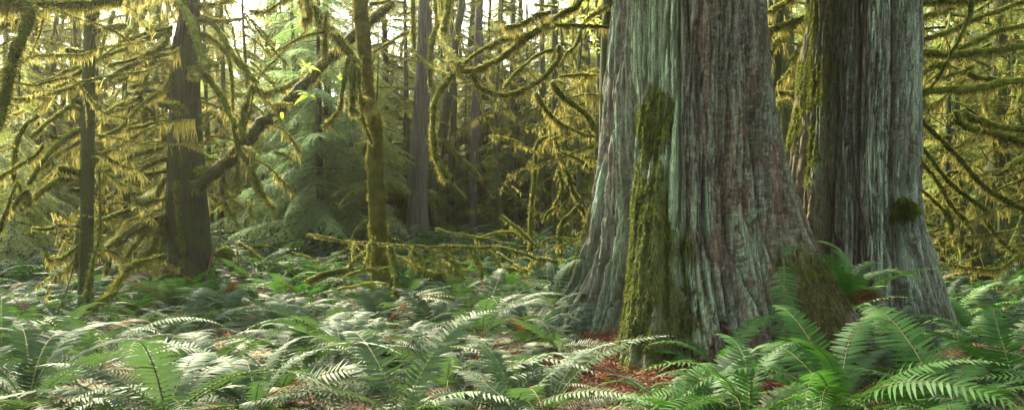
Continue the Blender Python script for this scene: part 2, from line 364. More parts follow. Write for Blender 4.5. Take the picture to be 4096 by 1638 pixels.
# ------------------------------------------------------------------ the two giant cedars
def ip(tab, z): return np.interp(z, [a for a, _ in tab], [b for _, b in tab])
def cedar_mesh(cx, cy, R0, lobes, grooves, colour, ztop=13.0, fine=5.2, seed=1, nseg=680, zb=-0.3):
    zs = np.concatenate([np.arange(zb, fine, 0.013), np.arange(fine, ztop, 0.12)])
    ph = np.linspace(-pi, pi, nseg, endpoint=False)
    Z, PH = np.meshgrid(zs, ph, indexing='ij')
    Rr = ip(R0, Z)
    base = Rr.copy()
    for (a, wd, tab) in lobes:
        aa = rad(1)*(ip(a, Z) if isinstance(a, list) else a); d = (PH-aa+pi)%(2*pi)-pi; e = np.maximum(0, ip(tab, Z)-base)
        Rr = np.maximum(Rr, base+e*np.exp(-(np.abs(d)/wd)**2.3)) + 0.12*np.minimum(e,0.5)*np.exp(-(d/wd)**2)*0
    C_, S_ = np.cos(PH), np.sin(PH)
    warp = 0.35*(fbm(C_*1.2+Z*0.35, S_*1.2+3, Z*0.3, 2, seed)-0.5)
    PW = PH + warp*0.55
    cw, sw = np.cos(PW), np.sin(PW)
    big = fbm(cw*4+20, sw*4+20, Z*0.16, 3, seed+1)-0.5
    mid = 2*np.abs(2*fbm(cw*9+40, sw*9+40, Z*0.5, 2, seed+2)-1)
    mid2 = 2*np.abs(2*fbm(cw*20+60, sw*20+60, Z*1.0, 2, seed+8)-1)
    fin = fbm(cw*46+80, sw*46+80, Z*3.2, 3, seed+4)
    crack = noise(cw*30+10, sw*30+10, Z*1.3, seed+5)
    Rr = Rr + 0.09*big - 0.085*np.clip(0.55-mid,0,1) - 0.055*np.clip(0.6-mid2,0,1) + 0.035*(fin-0.5) - 0.05*sst(0.66, 0.80, crack)
    scal = fbm(cw*9, sw*9, Z*7, 3, seed+9); Rr = Rr + 0.02*(scal-0.5)
    for (tab, wd, dep, z0, z1) in grooves:
        a = rad(1)*ip(tab, Z) + 0.05*(fbm(Z*1.7, 3, 0, 3, seed+6)-0.5)
        d = (PH-a+pi)%(2*pi)-pi
        fade = sst(z0-0.25, z0+0.25, Z)*(1-sst(z1-0.4, z1+0.2, Z))
        Rr = Rr - dep*fade*np.exp(-np.abs(d/wd)**1.4)
    f1 = np.abs(fbm(cw*7+11, sw*7+11, Z*0.38+0.25*noise(cw*8,sw*8,Z*3,seed+40), 3, seed+41)-0.5); f2 = np.abs(fbm(cw*15+31, sw*15+31, Z*0.9, 3, seed+42)-0.5); f3 = np.abs(fbm(cw*30+31, sw*30+31, Z*2.2, 2, seed+43)-0.5)
    gate = sst(0.35,0.6,noise(cw*3,sw*3,Z*1.2,seed+44))
    Rr = Rr - 0.075*(1-sst(0,0.028,f1))*(0.35+0.65*gate) - 0.050*(1-sst(0,0.034,f2)) - 0.026*(1-sst(0,0.05,f3))
    X = cx+Rr*S_; Y = cy-Rr*C_
    col_, moss = colour(PH, PW, Z, dict(mid=mid, mid2=mid2, fin=fin, big=big, scal=scal, seed=seed, crack=np.minimum(f1/0.02,f2/0.03)))
    V = np.stack([X,Y,Z],-1).reshape(-1,3)
    nz_, ns = Z.shape; i = np.arange(nz_-1)[:,None]*ns; j = np.arange(ns)[None,:]; j2 = (j+1)%ns
    Q = np.stack([i+j, i+j2, i+ns+j2, i+ns+j],-1).reshape(-1,4)
    mb = MB(); mb.add(V, None, Q, 0, col_.reshape(-1,3))
    n = np.stack([S_, -C_, 0.15*np.ones_like(S_)],-1).reshape(-1,3)
    return mb, V, n, moss.ravel()
def mixc(a, b, t): return a*(1-t[...,None])+np.array(b)*t[...,None]
def deg(p): return np.degrees((p+pi)%(2*pi)-pi)
def win(x, a, b, s): return sst(a-s, a+s, x)*(1-sst(b-s, b+s, x))

def colour1(PH, PW, Z, k):
    A0 = deg(PH); A = A0+12; cw, sw, s = np.cos(PW), np.sin(PW), k['seed']; rt = sst(0.12,0.35,k['mid'])*sst(0.1,0.35,k['mid2'])*sst(0.5,1.4,k['crack'])
    st = fbm(cw*9+5, sw*9+5, Z*0.5, 4, s+20); st2 = fbm(cw*22+5, sw*22+5, Z*1.4, 3, s+21); sp = fbm(cw*50, sw*50, Z*40, 2, s+22); bl = fbm(cw*5, sw*5, Z*3.5, 4, s+23)
    c = np.ones(PH.shape+(3,))*np.array((0.068,0.060,0.042))
    c = mixc(c, (0.115,0.062,0.045), sst(0.45,0.62,st)*win(A,0,75,8)*0.8)
    c = mixc(c, (0.06,0.05,0.042), sst(0.5,0.68,st2)*0.75)
    c = mixc(c, (0.19,0.18,0.155), sst(0.52,0.66,k['fin'])*0.45)
    # pale green lichen sheet on the left of the face
    l = win(A,-58,-5,4)*(0.55+0.45*win(A,-26,-6,6))*(0.35+0.65*sst(0.6,1.6,Z))
    l = l*sst(0.26,0.48,0.5*st2+0.5*st+0.12*win(A,-28,-5,6)); c = mixc(c, (0.27,0.365,0.225), np.clip(l,0,1)*(0.35+0.6*rt))
    l = win(A,-95,-58,10)*sst(0.42,0.6,st2)*0.7; c = mixc(c, (0.13,0.215,0.14), l*rt)
    # lichen on the lower face right of the mossy root
    l = win(A,-9,16,4)*(1-sst(1.3,2.2,Z))*sst(0.36,0.55,0.6*st2+0.4*bl); c = mixc(c, (0.26,0.345,0.215), np.clip(l,0,1)*(0.25+0.7*rt))
    l = win(A,2,80,8)*sst(0.45,0.58,0.45*bl+0.3*st2+0.25*sp)*(1-0.6*sst(2.0,3.2,Z)); c = mixc(c, (0.20,0.265,0.18), np.clip(l,0,1)*0.85*(.2+.8*rt))
    l = sst(0.60,0.68,sp)*win(A,-5,85,6); c = mixc(c, (0.22,0.25,0.22), l*0.35)
    l = win(A,-100,-50,10)*(1-sst(1.2,1.8,Z))*sst(0.35,0.6,bl); c = mixc(c, (0.035,0.06,0.035), l*0.65)
    c = mixc(c, (0.11,0.17,0.12), win(A,-90,-55,8)*(1-sst(0.7,1.0,Z))*sst(0.45,0.6,sp)*0.7)
    # moss coat on the front root, tongue up to 3.3 m; edge on the right root
    cen = np.interp(Z, [0,1,2,2.7,3.3],[-30,-32,-37,-38,-38]); wd = np.interp(Z,[0,0.8,1.8,2.3,2.45,2.7,3.0,3.2,3.4],[21,19,16,13,7,11,13,8,0.5])
    m = (1-sst(0.8,1.25,np.abs(A0-cen)/wd+(1.2+0.9*sst(1.8,2.6,Z))*(bl-0.5)+0.9*(st2-0.5)))*(1-sst(3.15,3.4,Z+0.5*(bl-0.5)))
    m = m*(0.25+0.75*sst(0.38,0.50,0.55*bl+0.3*st2+0.15*sp+0.07*sst(0.4,1.0,Z)*(1-sst(2,2.3,Z))+0.05*sst(2.6,2.8,Z)+0.04*(1-sst(0.2,0.7,Z))+0.05*sst(5,11,np.abs(A0-cen))))
    m2 = win(A,56,98,6)*(1-sst(1.1,1.7,Z))*sst(0.36,0.5,bl); m3 = win(A,-112,-80,8)*(1-sst(1.6,2.6,Z))*sst(0.35,0.55,bl)
    m = np.clip(m+m2+m3*0.9, 0, 1); c = mixc(c, (0.060,0.066,0.014), m*0.9)
    c = mixc(c, (0.09,0.055,0.032), win(A,50,76,6)*(1-sst(0.9,1.5,Z))*0.6)
    return np.clip(c*0.86,0.008,1), m
def colour2(PH, PW, Z, k):
    A = deg(PH)+25; cw, sw, s = np.cos(PW), np.sin(PW), k['seed']; rt = sst(0.12,0.35,k['mid'])*sst(0.1,0.35,k['mid2'])*sst(0.5,1.4,k['crack'])
    st = fbm(cw*9+5, sw*9+5, Z*0.4, 4, s+20); st2 = fbm(cw*22+5, sw*22+5, Z*1.2, 3, s+21); sp = fbm(cw*50, sw*50, Z*36, 2, s+22); bl = fbm(cw*5, sw*5, Z*3, 4, s+23)
    c = np.ones(PH.shape+(3,))*np.array((0.078,0.070,0.052))
    c = mixc(c, (0.075,0.056,0.044), sst(0.42,0.6,st)*0.8)
    c = mixc(c, (0.18,0.17,0.155), sst(0.5,0.66,k['fin'])*0.45)
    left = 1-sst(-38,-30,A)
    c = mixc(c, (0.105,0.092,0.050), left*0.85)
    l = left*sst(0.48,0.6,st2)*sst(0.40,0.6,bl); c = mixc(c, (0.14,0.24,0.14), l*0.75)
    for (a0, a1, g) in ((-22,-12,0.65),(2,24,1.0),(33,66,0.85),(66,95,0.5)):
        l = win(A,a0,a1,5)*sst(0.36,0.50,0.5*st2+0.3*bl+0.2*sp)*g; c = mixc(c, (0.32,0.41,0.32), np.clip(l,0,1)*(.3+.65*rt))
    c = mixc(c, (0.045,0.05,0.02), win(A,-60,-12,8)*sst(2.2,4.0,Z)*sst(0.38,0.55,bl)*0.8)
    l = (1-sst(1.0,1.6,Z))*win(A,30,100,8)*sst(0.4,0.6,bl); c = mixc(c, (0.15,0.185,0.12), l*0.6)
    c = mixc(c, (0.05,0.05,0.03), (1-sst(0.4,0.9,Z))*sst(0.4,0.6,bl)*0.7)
    m = np.clip(win(A,-100,-58,9)*sst(0.40,0.6,bl)*(0.5+0.5*sst(1,2.5,Z)) + left*sst(0.54,0.66,bl)*0.7 + win(A,50,100,8)*(1-sst(0.3,0.7,Z))*sst(0.5,0.6,bl), 0, 1)
    c = mixc(c, (0.09,0.075,0.02), m*0.85)
    return np.clip(c*0.78,0.008,1), m

def giant(name, label, cx, cy, R0, lobes, grooves, colour, seed, nm, hang, nseg=680):
    t = thing(name, label, 'tree', (cx, cy, float(gz(cx, cy))))
    mb, V, n, moss = cedar_mesh(cx, cy, R0, lobes, grooves, colour, seed=seed, nseg=nseg)
    tr = mb.build('trunk', M_CEDAR, t, True, True)
    front = (moss > 0.45)&(V[:,1] < cy+0.7)&(V[:,2] < 5.3)
    idx = np.flatnonzero(front); idx = idx[RNG.random(len(idx)) < moss[idx]]
    if len(idx):
        pk = RNG.choice(idx, nm); mb = MB(); k = len(pk)
        d = n[pk]*0.9+RNG.normal(size=(k,3))*0.5; d[:,2] -= 0.5
        h = k*3//4
        blades(mb, V[pk[:h]]-n[pk[:h]]*0.004, d[:h], 0.02+0.045*RNG.random(h), 0.010, 0.5, 0)
        d2 = n[pk[h:]]*0.35+RNG.normal(size=(k-h,3))*0.15; d2[:,2] -= 1
        blades(mb, V[pk[h:]], d2, 0.03+hang*RNG.random(k-h)**2, 0.009, 0.1, 1)
        mo = mb.build('moss', [M_MOSSG, M_FRINGE if hang > .15 else M_MOSSG], t)
    return t, V, n, moss
R0a = [(-.3,1.30),(0.3,1.18),(1,1.05),(2,0.98),(3.5,0.95),(4.5,0.92),(13,0.6)]
cedar1, C1V, C1n, C1m = giant('giant_cedar', 'broadest tree, a giant cedar with pale green lichen bark and a mossy front root', 2.23, 9.3, R0a,
  [(-99,0.42,[(-.3,2.3),(0.3,2.05),(.59,1.84),(.99,1.57),(1.5,1.36),(2,1.23),(2.5,1.15),(3.5,1.07),(4.5,0.96),(5,.9)]),
   (70,0.46,[(-.3,2.65),(0,2.42),(.24,2.2),(.5,2.05),(.99,1.77),(1.5,1.55),(2,1.37),(2.5,1.2),(3,1.10),(3.5,1.02),(4.5,.96),(5,.9)]),
   ([(0,-29),(1,-31),(2,-36),(3.3,-38)],0.27,[(-.3,2.35),(0,2.12),(.25,1.95),(.5,1.80),(1,1.57),(1.5,1.38),(2,1.22),(2.5,1.07),(3,.97),(3.4,.95)]),
   (-4,0.2,[(-.3,1.65),(.3,1.45),(1,1.17),(1.6,1.0)]),
   (22,0.2,[(-.3,1.80),(.3,1.58),(1,1.27),(1.8,1.0)]),
   (44,0.15,[(-.3,2.0),(.3,1.7),(1,1.35),(1.8,1.05)])],
  [([(0,-15),(2,-19),(5,-19)],0.03,0.10,-1,9), ([(0,9),(1.6,-2),(3,-4)],0.03,0.15,-1,2.4), ([(0,33),(1.4,15),(2.5,12)],0.035,0.18,-1,2.0),
   ([(0,-56),(2,-60),(3.4,-56)],0.06,0.16,-1,3.3), ([(0,55),(1.5,40),(3,34)],0.03,0.13,-1,3.2), ([(0,-85),(5,-80)],0.02,0.08,0.5,9), ([(0,-48),(5,-44)],0.015,0.05,2.8,9), ([(0,2),(5,24)],0.015,0.07,2.0,9), ([(0,18),(5,38)],0.012,0.07,1.2,9)],
  colour1, 3, 26000, 0.09)
cedar2, C2V, C2n, C2m = giant('second_cedar', 'second giant cedar behind the broadest one, brown mossy left stem and pale streaked right stem', 5.30, 11.0,
  [(-.3,1.08),(0.4,0.95),(1,0.82),(2,.76),(5,.76),(13,.5)],
  [(-112,0.42,[(-.3,1.8),(0,1.6),(1.2,1.38),(2.2,1.2),(2.8,1.12),(3.3,1.02),(4.2,.91),(5,.80)]),
   (62,0.42,[(-.3,1.6),(.0,1.36),(.2,1.24),(.5,1.14),(.8,1.07),(1.1,.98),(1.4,.90),(1.7,.82),(2.1,.77),(5,.77)]),
   (28,0.2,[(-.3,1.45),(.3,1.2),(1,.98),(1.6,.8)]), (-20,0.2,[(-.3,1.35),(.4,1.1),(1.2,.86)]), (-80,0.3,[(-.3,1.5),(.6,1.22),(2,.98),(3,.85),(5,.8)])],
  [([(0,-71),(1.16,-67),(3,-58),(5,-53)],0.06,0.22,-1,3.6), ([(0,13),(5,5)],0.025,0.11,-1,9), ([(0,-33),(5,-30)],0.025,0.10,0,9), ([(0,-1),(2,3),(5,1)],0.02,0.08,0.6,9), ([(0,47),(5,41)],0.02,0.07,1,9), ([(0,5),(1.6,11)],0.05,0.13,-1,1.5)],
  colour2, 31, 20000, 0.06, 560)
# moss knob hanging on the second cedar
c = P(2996+785*K, 818-12*K, 10.2); mb = MB(); k = 2600
v = RNG.normal(size=(k,3)); v /= np.linalg.norm(v,axis=1)[:,None]
bs = c+v*np.array([0.09,0.06,0.08])*(0.7+0.5*RNG.random(k))[:,None]+np.stack([0.04*np.sin(v[:,2]*4),0*v[:,0],-0.08*np.abs(v[:,0])],1)
blades(mb, bs, v+np.array([0,0,-1.3]), 0.03+0.16*RNG.random(k)**2, 0.010, 0.2, 0)
mb.build('moss_knob', [M_MOSSG], cedar2, True)['label'] = 'bright green cushion of moss on the right side of the trunk'

# ------------------------------------------------------------------ sword ferns
def frond(mb, L, npair, wmax, e0, e1, hi=True, m=0, ms=1, M=None, t0=None, rng=RNG, twist=0.35, dr=0.25, sway=0.0, stem=True):
    n = 24; t = np.linspace(0,1,n); el = e0+(e1-e0)*t**1.15; ds = L/(n-1)
    hd = sway*t*t
    px = np.r_[0,np.cumsum(np.cos(el[:-1])*np.cos(hd[:-1]))*ds]; py = np.r_[0,np.cumsum(np.cos(el[:-1])*np.sin(hd[:-1]))*ds]; pz = np.r_[0,np.cumsum(np.sin(el[:-1]))*ds]
    p = np.stack([px,py,pz],1)
    st = MB()
    if stem or hi: tube(st, p[::2 if hi else 4], np.linspace(0.0045,0.0012,len(p[::2 if hi else 4])), 4 if hi else 3, 0, 1, ms, cap=False)
    u = np.linspace(0.10,0.995,npair); pr = np.minimum(1,(u-0.02)/0.22)**0.8*np.clip((1-u)*1.9,0,1)**0.72; pr = np.maximum(pr,0.04)
    base = np.stack([np.interp(u,t,p[:,c]) for c in range(3)],1); E = np.interp(u,t,el); H = np.interp(u,t,hd)
    T_ = np.stack([np.cos(E)*np.cos(H),np.cos(E)*np.sin(H),np.sin(E)],1); Nn = np.stack([-np.sin(E)*np.cos(H),-np.sin(E)*np.sin(H),np.cos(E)],1); S0 = np.cross(Nn,T_)
    f = [0,.12,.45,.8] if hi else [0,.35]; wv = [.35,1,.85,.42] if hi else [.7,1]
    for sg in (-1,1):
        k = npair; ll = wmax*pr*(1+rng.normal(size=k)*0.08)*np.where(rng.random(k) < .05, .35, 1); fw = 0.20+0.5*u**2+rng.normal(size=k)*0.05
        d = sg*S0*np.cos(fw)[:,None]+T_*np.sin(fw)[:,None]+Nn*(0.12+rng.normal(size=k)*0.07)[:,None]
        tw = twist*(1+rng.normal(size=k)*0.3); W = T_*np.cos(tw)[:,None]+Nn*(np.sin(tw))[:,None]
        pw = L/npair*0.36*np.sqrt(np.clip(pr,.1,1))
        bb = base+sg*S0*0.002
        vs = []
        for a, b_ in zip(f, wv):
            c = bb+d*(ll*a)[:,None]-Nn*(dr*ll*a*a)[:,None]+T_*(0.10*ll*a*a)[:,None]
            vs += [c-W*(pw*b_)[:,None], c+W*(pw*b_)[:,None]]
        vs.append(bb+d*ll[:,None]-Nn*(dr*ll)[:,None]+T_*(0.10*ll)[:,None])
        nv = len(vs); V = np.stack(vs,1).reshape(-1,3); o = np.arange(k)[:,None]*nv
        Q = np.concatenate([o+np.array([[2*i,2*i+1,2*i+3,2*i+2]]) for i in range(len(f)-1)]); T3 = o+np.array([[nv-3,nv-2,nv-1]])
        st.add(V, T3, Q, m)
    if t0 is None: t0 = np.zeros(3)
    mb.merge(st, M, t0)
def Rz(a): return np.array([[cos(a),-sin(a),0],[sin(a),cos(a),0],[0,0,1]])
def Rx(a): return np.array([[1,0,0],[0,cos(a),-sin(a)],[0,sin(a),cos(a)]])
def Ry(a): return np.array([[cos(a),0,sin(a)],[0,1,0],[-sin(a),0,cos(a)]])
FM = [M_FERN, M_STEM]
FRONDS = []
for k in range(14):
    mb = MB(); e0 = rad(random.uniform(26,64)); frond(mb, 1.0, random.randint(32,38), random.uniform(0.10,0.13), e0, rad(random.uniform(-65,-25)), True, sway=random.uniform(-.5,.5), twist=random.uniform(.2,.55), dr=random.uniform(.1,.45))
    FRONDS.append(mb)
F_MESH = [mb.mesh('frond', [M_FERN, M_STEM]) for mb in FRONDS]
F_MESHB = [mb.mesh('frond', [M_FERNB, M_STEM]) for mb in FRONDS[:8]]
F_MESHD = [mb.mesh('frond', [M_FERND, M_STEM]) for mb in FRONDS[:4]]
PLANT = []
def plant_mb(nf, hi=False, L0=0.85, np_=30):
    P_ = MB(); a0 = random.random()*6
    for k in range(nf):
        L = L0*random.uniform(.6,1.15); e0 = rad(random.uniform(25,75))
        frond(P_, L, np_, L*random.uniform(.10,.13), e0, rad(random.uniform(-55,-10)), hi, m=0 if random.random()>.03 else 2, M=Rz(a0+k*2.4+random.gauss(0,.3)), sway=random.uniform(-.5,.5), stem=False)
    return P_
for k in range(9): PLANT.append(plant_mb(random.randint(15,21), L0=1.22))
PL_MESH = [mb.mesh('sword_fern', [M_FERN, M_STEM, M_FERND]) for mb in PLANT]
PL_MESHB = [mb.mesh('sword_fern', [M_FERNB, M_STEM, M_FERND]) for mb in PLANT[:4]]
def put(me, name, parent, loc=(0,0,0), rot=(0,0,0), s=1.0):
    o = bpy.data.objects.new(name, me); col.objects.link(o); o.location = loc; o.rotation_euler = rot
    o.scale = (s,s,s) if not isinstance(s, tuple) else s
    if parent: o.parent = parent; OFF[o.name] = (0,0,0)
    return o
def fern_thing(x, y, z, n, L, label, meshes=F_MESH, lean=None, spread=2*pi, az0=None, group='sword ferns carpeting the forest floor', dead=0.05, tilt=0.0):
    t = thing('sword_fern', label, 'fern', (x, y, z), group); a0 = random.random()*6 if az0 is None else az0
    for k in range(n):
        if spread > 6: az = a0+k*2.399+random.gauss(0,.25)
        else: az = a0+spread*((k+.5)/n-.5)+random.gauss(0,.08)
        d = random.random() < dead
        o = put(random.choice(F_MESHD if d else meshes), 'frond', t, (0,0,0), (random.gauss(0,.25), random.gauss(-.05,.22)-tilt+(0.5 if d else 0), az), L*random.uniform(.62,1.15))
        if d: o['label'] = 'withered rusty brown frond'
    return t
ORD = ['first','second','third','fourth','fifth','sixth','seventh','eighth','ninth','tenth','eleventh','twelfth','thirteenth','fourteenth','fifteenth','sixteenth','seventeenth','eighteenth','nineteenth','twentieth']
def where(px):  # nearest landmark
    x = px/1.5901
    if x < 195: return 'left of the slender trunk'
    if x < 430: return 'between slender trunk and spruce'
    if x < 640: return 'right of the big spruce'
    if x < 930: return 'left of the mossy maple'
    if x < 1170: return 'right of the mossy maple'
    if x < 1400: return 'left of the giant cedar'
    if x < 1720: return 'before the giant cedar\'s mossy root'
    if x < 2130: return 'before the giant cedar\'s right root'
    if x < 2360: return 'before the second cedar'
    return 'right of the second cedar'
# hand-placed ferns: photo position of the crown (in 2576-wide view), depth, fronds, length, label, options
def pv(x, y, d): return P(x*1.5901, y*1.5901, d)
HERO = [
 (1880,1075,5.3,11,1.15,'bright sword fern with the longest arching fronds, before the giant cedar\'s right root',dict(meshes=F_MESHB)),
 (1700,1065,5.4,9,.72,'sword fern overlapping the foot of the mossy front root',dict(meshes=F_MESHB)),
 (2120,1060,5.4,12,1.1,'wide bright sword fern below the gap between the two cedars',dict(meshes=F_MESHB)),
 (2390,1060,5.5,11,1.15,'large sword fern at the bottom right corner below the second cedar',dict(meshes=F_MESHB)),
 (2560,1000,6.2,9,1.0,'sword fern cut by the right edge of the picture',dict(meshes=F_MESHB)),
 (1800,1000,6.8,9,0.66,'low sword fern touching the bark under the lichen face of the giant cedar',dict(meshes=F_MESHB)),
 (2010,995,6.7,10,0.66,'sword fern under the single hanging frond of the giant cedar',dict(meshes=F_MESHB)),
 (2250,960,7.3,9,0.9,'sword fern below the red litter between the cedars',dict()),
 (1400,875,7.6,8,0.72,'sword fern on the red litter left of the mossy root, with three pale arching fronds',dict(dead=.2)),
 (1215,850,8.2,12,1.1,'tall sword fern with broad blue-green fronds left of the giant cedar',dict()),
 (250,900,6.4,12,1.15,'large silvery sword fern with a long upright arching frond below the slender mossy trunk',dict()),
 (70,1010,5.0,11,1.0,'silver-lit sword fern in the bottom left corner',dict()),
 (640,1040,5.3,12,1.0,'large sword fern below the big spruce at the bottom edge',dict()),
 (420,1060,4.9,11,1.0,'sword fern at the bottom edge below the slender trunk and the spruce',dict()),
 (1010,1060,5.2,11,1.0,'sword fern at the bottom edge below the maple with broad shiny fronds',dict()),
 (860,880,7.3,12,1.0,'spreading sword fern below the fallen mossy pole, left of the dark stick',dict()),
 (1120,980,6.4,11,1.0,'glossy sword fern below the tall one left of the giant cedar',dict()),
 (1290,1050,5.3,9,.85,'sword fern at the bottom edge below the red litter',dict()),
 (130,870,7.4,10,.95,'yellow-lit sword fern hanging over the hollow at the left',dict()),
 (2290,860,9.2,10,.85,'sword fern with drooping fronds at the foot of the second cedar',dict(meshes=F_MESHB)),
 (2125,775,8.8,12,1.2,'sword fern growing in the cleft between the two cedars, fronds reaching up',dict(meshes=F_MESHB,tilt=.15,dead=0.05)),
]
occ = []
def jut(): return 0
for (x, y, d, n, L, lab, kw) in HERO:
    p = pv(x, y, d); g = float(gz(p[0], p[1])); occ.append((p[0], p[1], 0.55))
    fern_thing(p[0], p[1], max(g-0.02, min(p[2], g+0.35)) if lab.find('cleft') < 0 else p[2], n+3, L*(1.28 if d < 6.3 else 1.08), lab, **kw)
# the frond that hangs down over the giant cedar's bark, and the upright fronds beside its left root
t = thing('sword_fern', 'single long sword fern frond hanging down over the bark of the giant cedar', 'fern', tuple(pv(1972,650,7.45)), 'sword ferns growing on the cedar roots')
mb = MB(); frond(mb, 1.12, 30, 0.17, rad(-50), rad(-90), True, twist=.05, dr=.12)
mb.build('frond', [M_FERNB, M_STEM], None); o = bpy.data.objects[[o.name for o in col.objects if o.name.startswith('frond')][-1]]
o = col.objects[-1]; o.parent = t; o.rotation_euler = (0,0,rad(-110))
o = put(F_MESHB[2], 'frond', t, (0,.05,-.02), (0,0.1,rad(40)), 0.5)
t = thing('sword_fern', 'sword fern with tall upright fronds leaning against the left root of the giant cedar', 'fern', tuple(pv(1395,770,8.9)), 'sword ferns growing on the cedar roots')
for k, (az, s, rl) in enumerate(((70,1.05,.2),(50,.95,-.1),(95,.95,.1),(120,.8,.3),(20,.7,0),(150,.7,0),(-100,.6,0))):
    put(F_MESH[k%10], 'frond', t, (0,0,0), (rl,-0.62+0.12*k,rad(az)), s)
GAPS = [(200,945,.5),(300,860,.35),(620,865,.6),(560,850,.45),(700,880,.3),(1240,955,.35),(1450,860,.5),(1490,900,.4),(860,1000,.35),(780,1010,.3),(2190,850,.35),(1540,960,.4),(2500,800,.35),(2460,905,.3),(60,740,.3)]
gp = []
for (x, y, r_) in GAPS:
    d = 1.5*1840/(y-590)*1.0; p = pv(x, y, d); gp.append((p[0], p[1], r_*1.45)); gp.append((p[0]*.9, p[1]*.9, r_))
def blocked(x, y):
    if (x-2.1)**2+(y-9.5)**2 < 1.75**2 or (x-5.3)**2+(y-11)**2 < 1.3**2: return True
    if (x-1.37)**2+(y-7.5)**2 < .7**2: return True
    if 2230 < 2048+x/y*FPX < 2620 and 4.9 < y < 8.2: return True
    return any((x-a)**2+(y-b)**2 < c*c for a, b, c in gp)
cand = []
for _ in range(26000):
    y = 3.9+random.random()**0.8*24; hw = y*0.74+0.8; x = random.uniform(-hw, hw)
    if blocked(x, y): continue
    sp = 0.66+0.008*y
    if any((x-a)**2+(y-b)**2 < max(sp, c)**2*0.72 for a, b, c in occ): continue
    occ.append((x, y, sp)); cand.append((x, y))
cand.sort(key=lambda c: c[1])
near = [c for c in cand if c[1] < 8.0][:90]; rest = [c for c in cand if c not in near]; mid = rest[:max(0, 288-len(near)-len(HERO))]; far = rest[len(mid):]
rows = {}
for c in near: rows.setdefault(0 if c[1] < 5.6 else (1 if c[1] < 6.8 else 2), []).append(c)
for rk, lst in rows.items():
    cells = {}
    for c in sorted(lst): cells.setdefault(where(2048+c[0]/c[1]*FPX), []).append(c)
    rn = ['in the nearest row','in the second row','in the third row'][rk]
    for wn_, cs in cells.items():
        for k, (x, y) in enumerate(cs):
            lab = ('%s sword fern from left, ' % ORD[k] if len(cs) > 1 else 'sword fern ')+rn+', '+wn_
            right = x > 1.2
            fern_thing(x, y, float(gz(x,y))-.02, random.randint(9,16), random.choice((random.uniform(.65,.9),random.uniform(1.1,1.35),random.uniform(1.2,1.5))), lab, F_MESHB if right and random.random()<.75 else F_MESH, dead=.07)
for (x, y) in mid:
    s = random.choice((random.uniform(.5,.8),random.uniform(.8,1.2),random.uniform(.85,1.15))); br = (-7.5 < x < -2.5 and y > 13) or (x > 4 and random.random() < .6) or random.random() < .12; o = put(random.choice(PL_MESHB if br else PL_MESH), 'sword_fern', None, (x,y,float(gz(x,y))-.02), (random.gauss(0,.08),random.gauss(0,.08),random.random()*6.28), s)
    dist = 'within the middle of the fern bed' if y < 11 else 'far back in the fern bed'
    tag(o, 'sword fern '+dist+', '+where(2048+x/y*FPX), 'fern', 'sword ferns carpeting the forest floor')
mb = MB()
FARP = [plant_mb(10, np_=18, L0=1.0) for _ in range(4)]
for (x, y) in far[:600]:
    mb.merge(random.choice(FARP), Rz(random.random()*6.28)*random.uniform(.9,1.3), np.array([x,y,float(gz(x,y))]))
for _ in range(700):
    y = random.uniform(15, 38); x = random.uniform(-y*.75, y*.75)
    if 1000 < 2048+x/y*FPX < 1300 and y < 17 and random.random() < .5: continue
    mb.merge(random.choice(FARP), Rz(random.random()*6.28)*random.uniform(1.0,1.6), np.array([x,y,float(gz(x,y))]))
tag(mb.build('distant_ferns', [M_FERN, M_STEM, M_FERND]), 'continuous carpet of small distant ferns at the back of the forest floor', 'ferns', kind='stuff')
print('ferns', len(near), len(mid), len(far))

# ------------------------------------------------------------------ traced trees
def tree(label, name, px, d, cat='tree', group=None):
    return thing(name, label, cat, base_of(px, d), group)
# off-frame tree at the left whose limbs hang into the picture
tL = tree('mossy tree at the left edge whose thick drooping limb hangs down', 'mossy_tree', -420, 8.3)
trunk(tL, [(-430,0,150),(-420,938,170)], 8.3, M_BARKM)
branch(tL, 1, [(-530,-60),(-200,-10),(0,8),(200,12),(430,14),(620,-5)], 8.3, 46, 26, 0.30, 1.8)
branch(tL, 1, [(20,-20),(120,20),(160,62),(120,170),(72,280),(42,400),(12,540),(-10,650)], (8.3,7.9), 66, 40, 0.13, 2.2)
branch(tL, 1, [(-560,-40),(-250,30),(-60,75),(60,60),(130,52)], 8.8, 20, 12, 0.14, 1)
branch(tL, 1, [(-560,260),(-200,180),(0,130),(60,110),(140,92)], 8.6, 34, 24, 0.14, 1)
branch(tL, 1, [(-560,480),(-200,330),(0,228),(80,175)], 8.6, 16, 6, 0.05, .6)
branch(tL, 1, [(225,95),(200,170),(160,260),(115,325)], 8.5, 9, 4, 0.06, .5)
branch(tL, 1, [(-560,1150),(-100,930),(0,885),(80,840),(170,790),(220,715)], 9.5, 26, 12, 0.16, 1)
branch(tL, 1, [(-300,820),(0,760),(70,735)], 9.5, 8, 4, 0.06, .5)
branch(tL, 1, [(-200,560),(-20,600),(120,560)], 9.4, 20, 10, 0.2, 1)
branch(tL, 5, [(-200,80),(-20,150),(20,60),(60,-60),(90,-120)], 9.2, 26, 12, 0.2, 1)
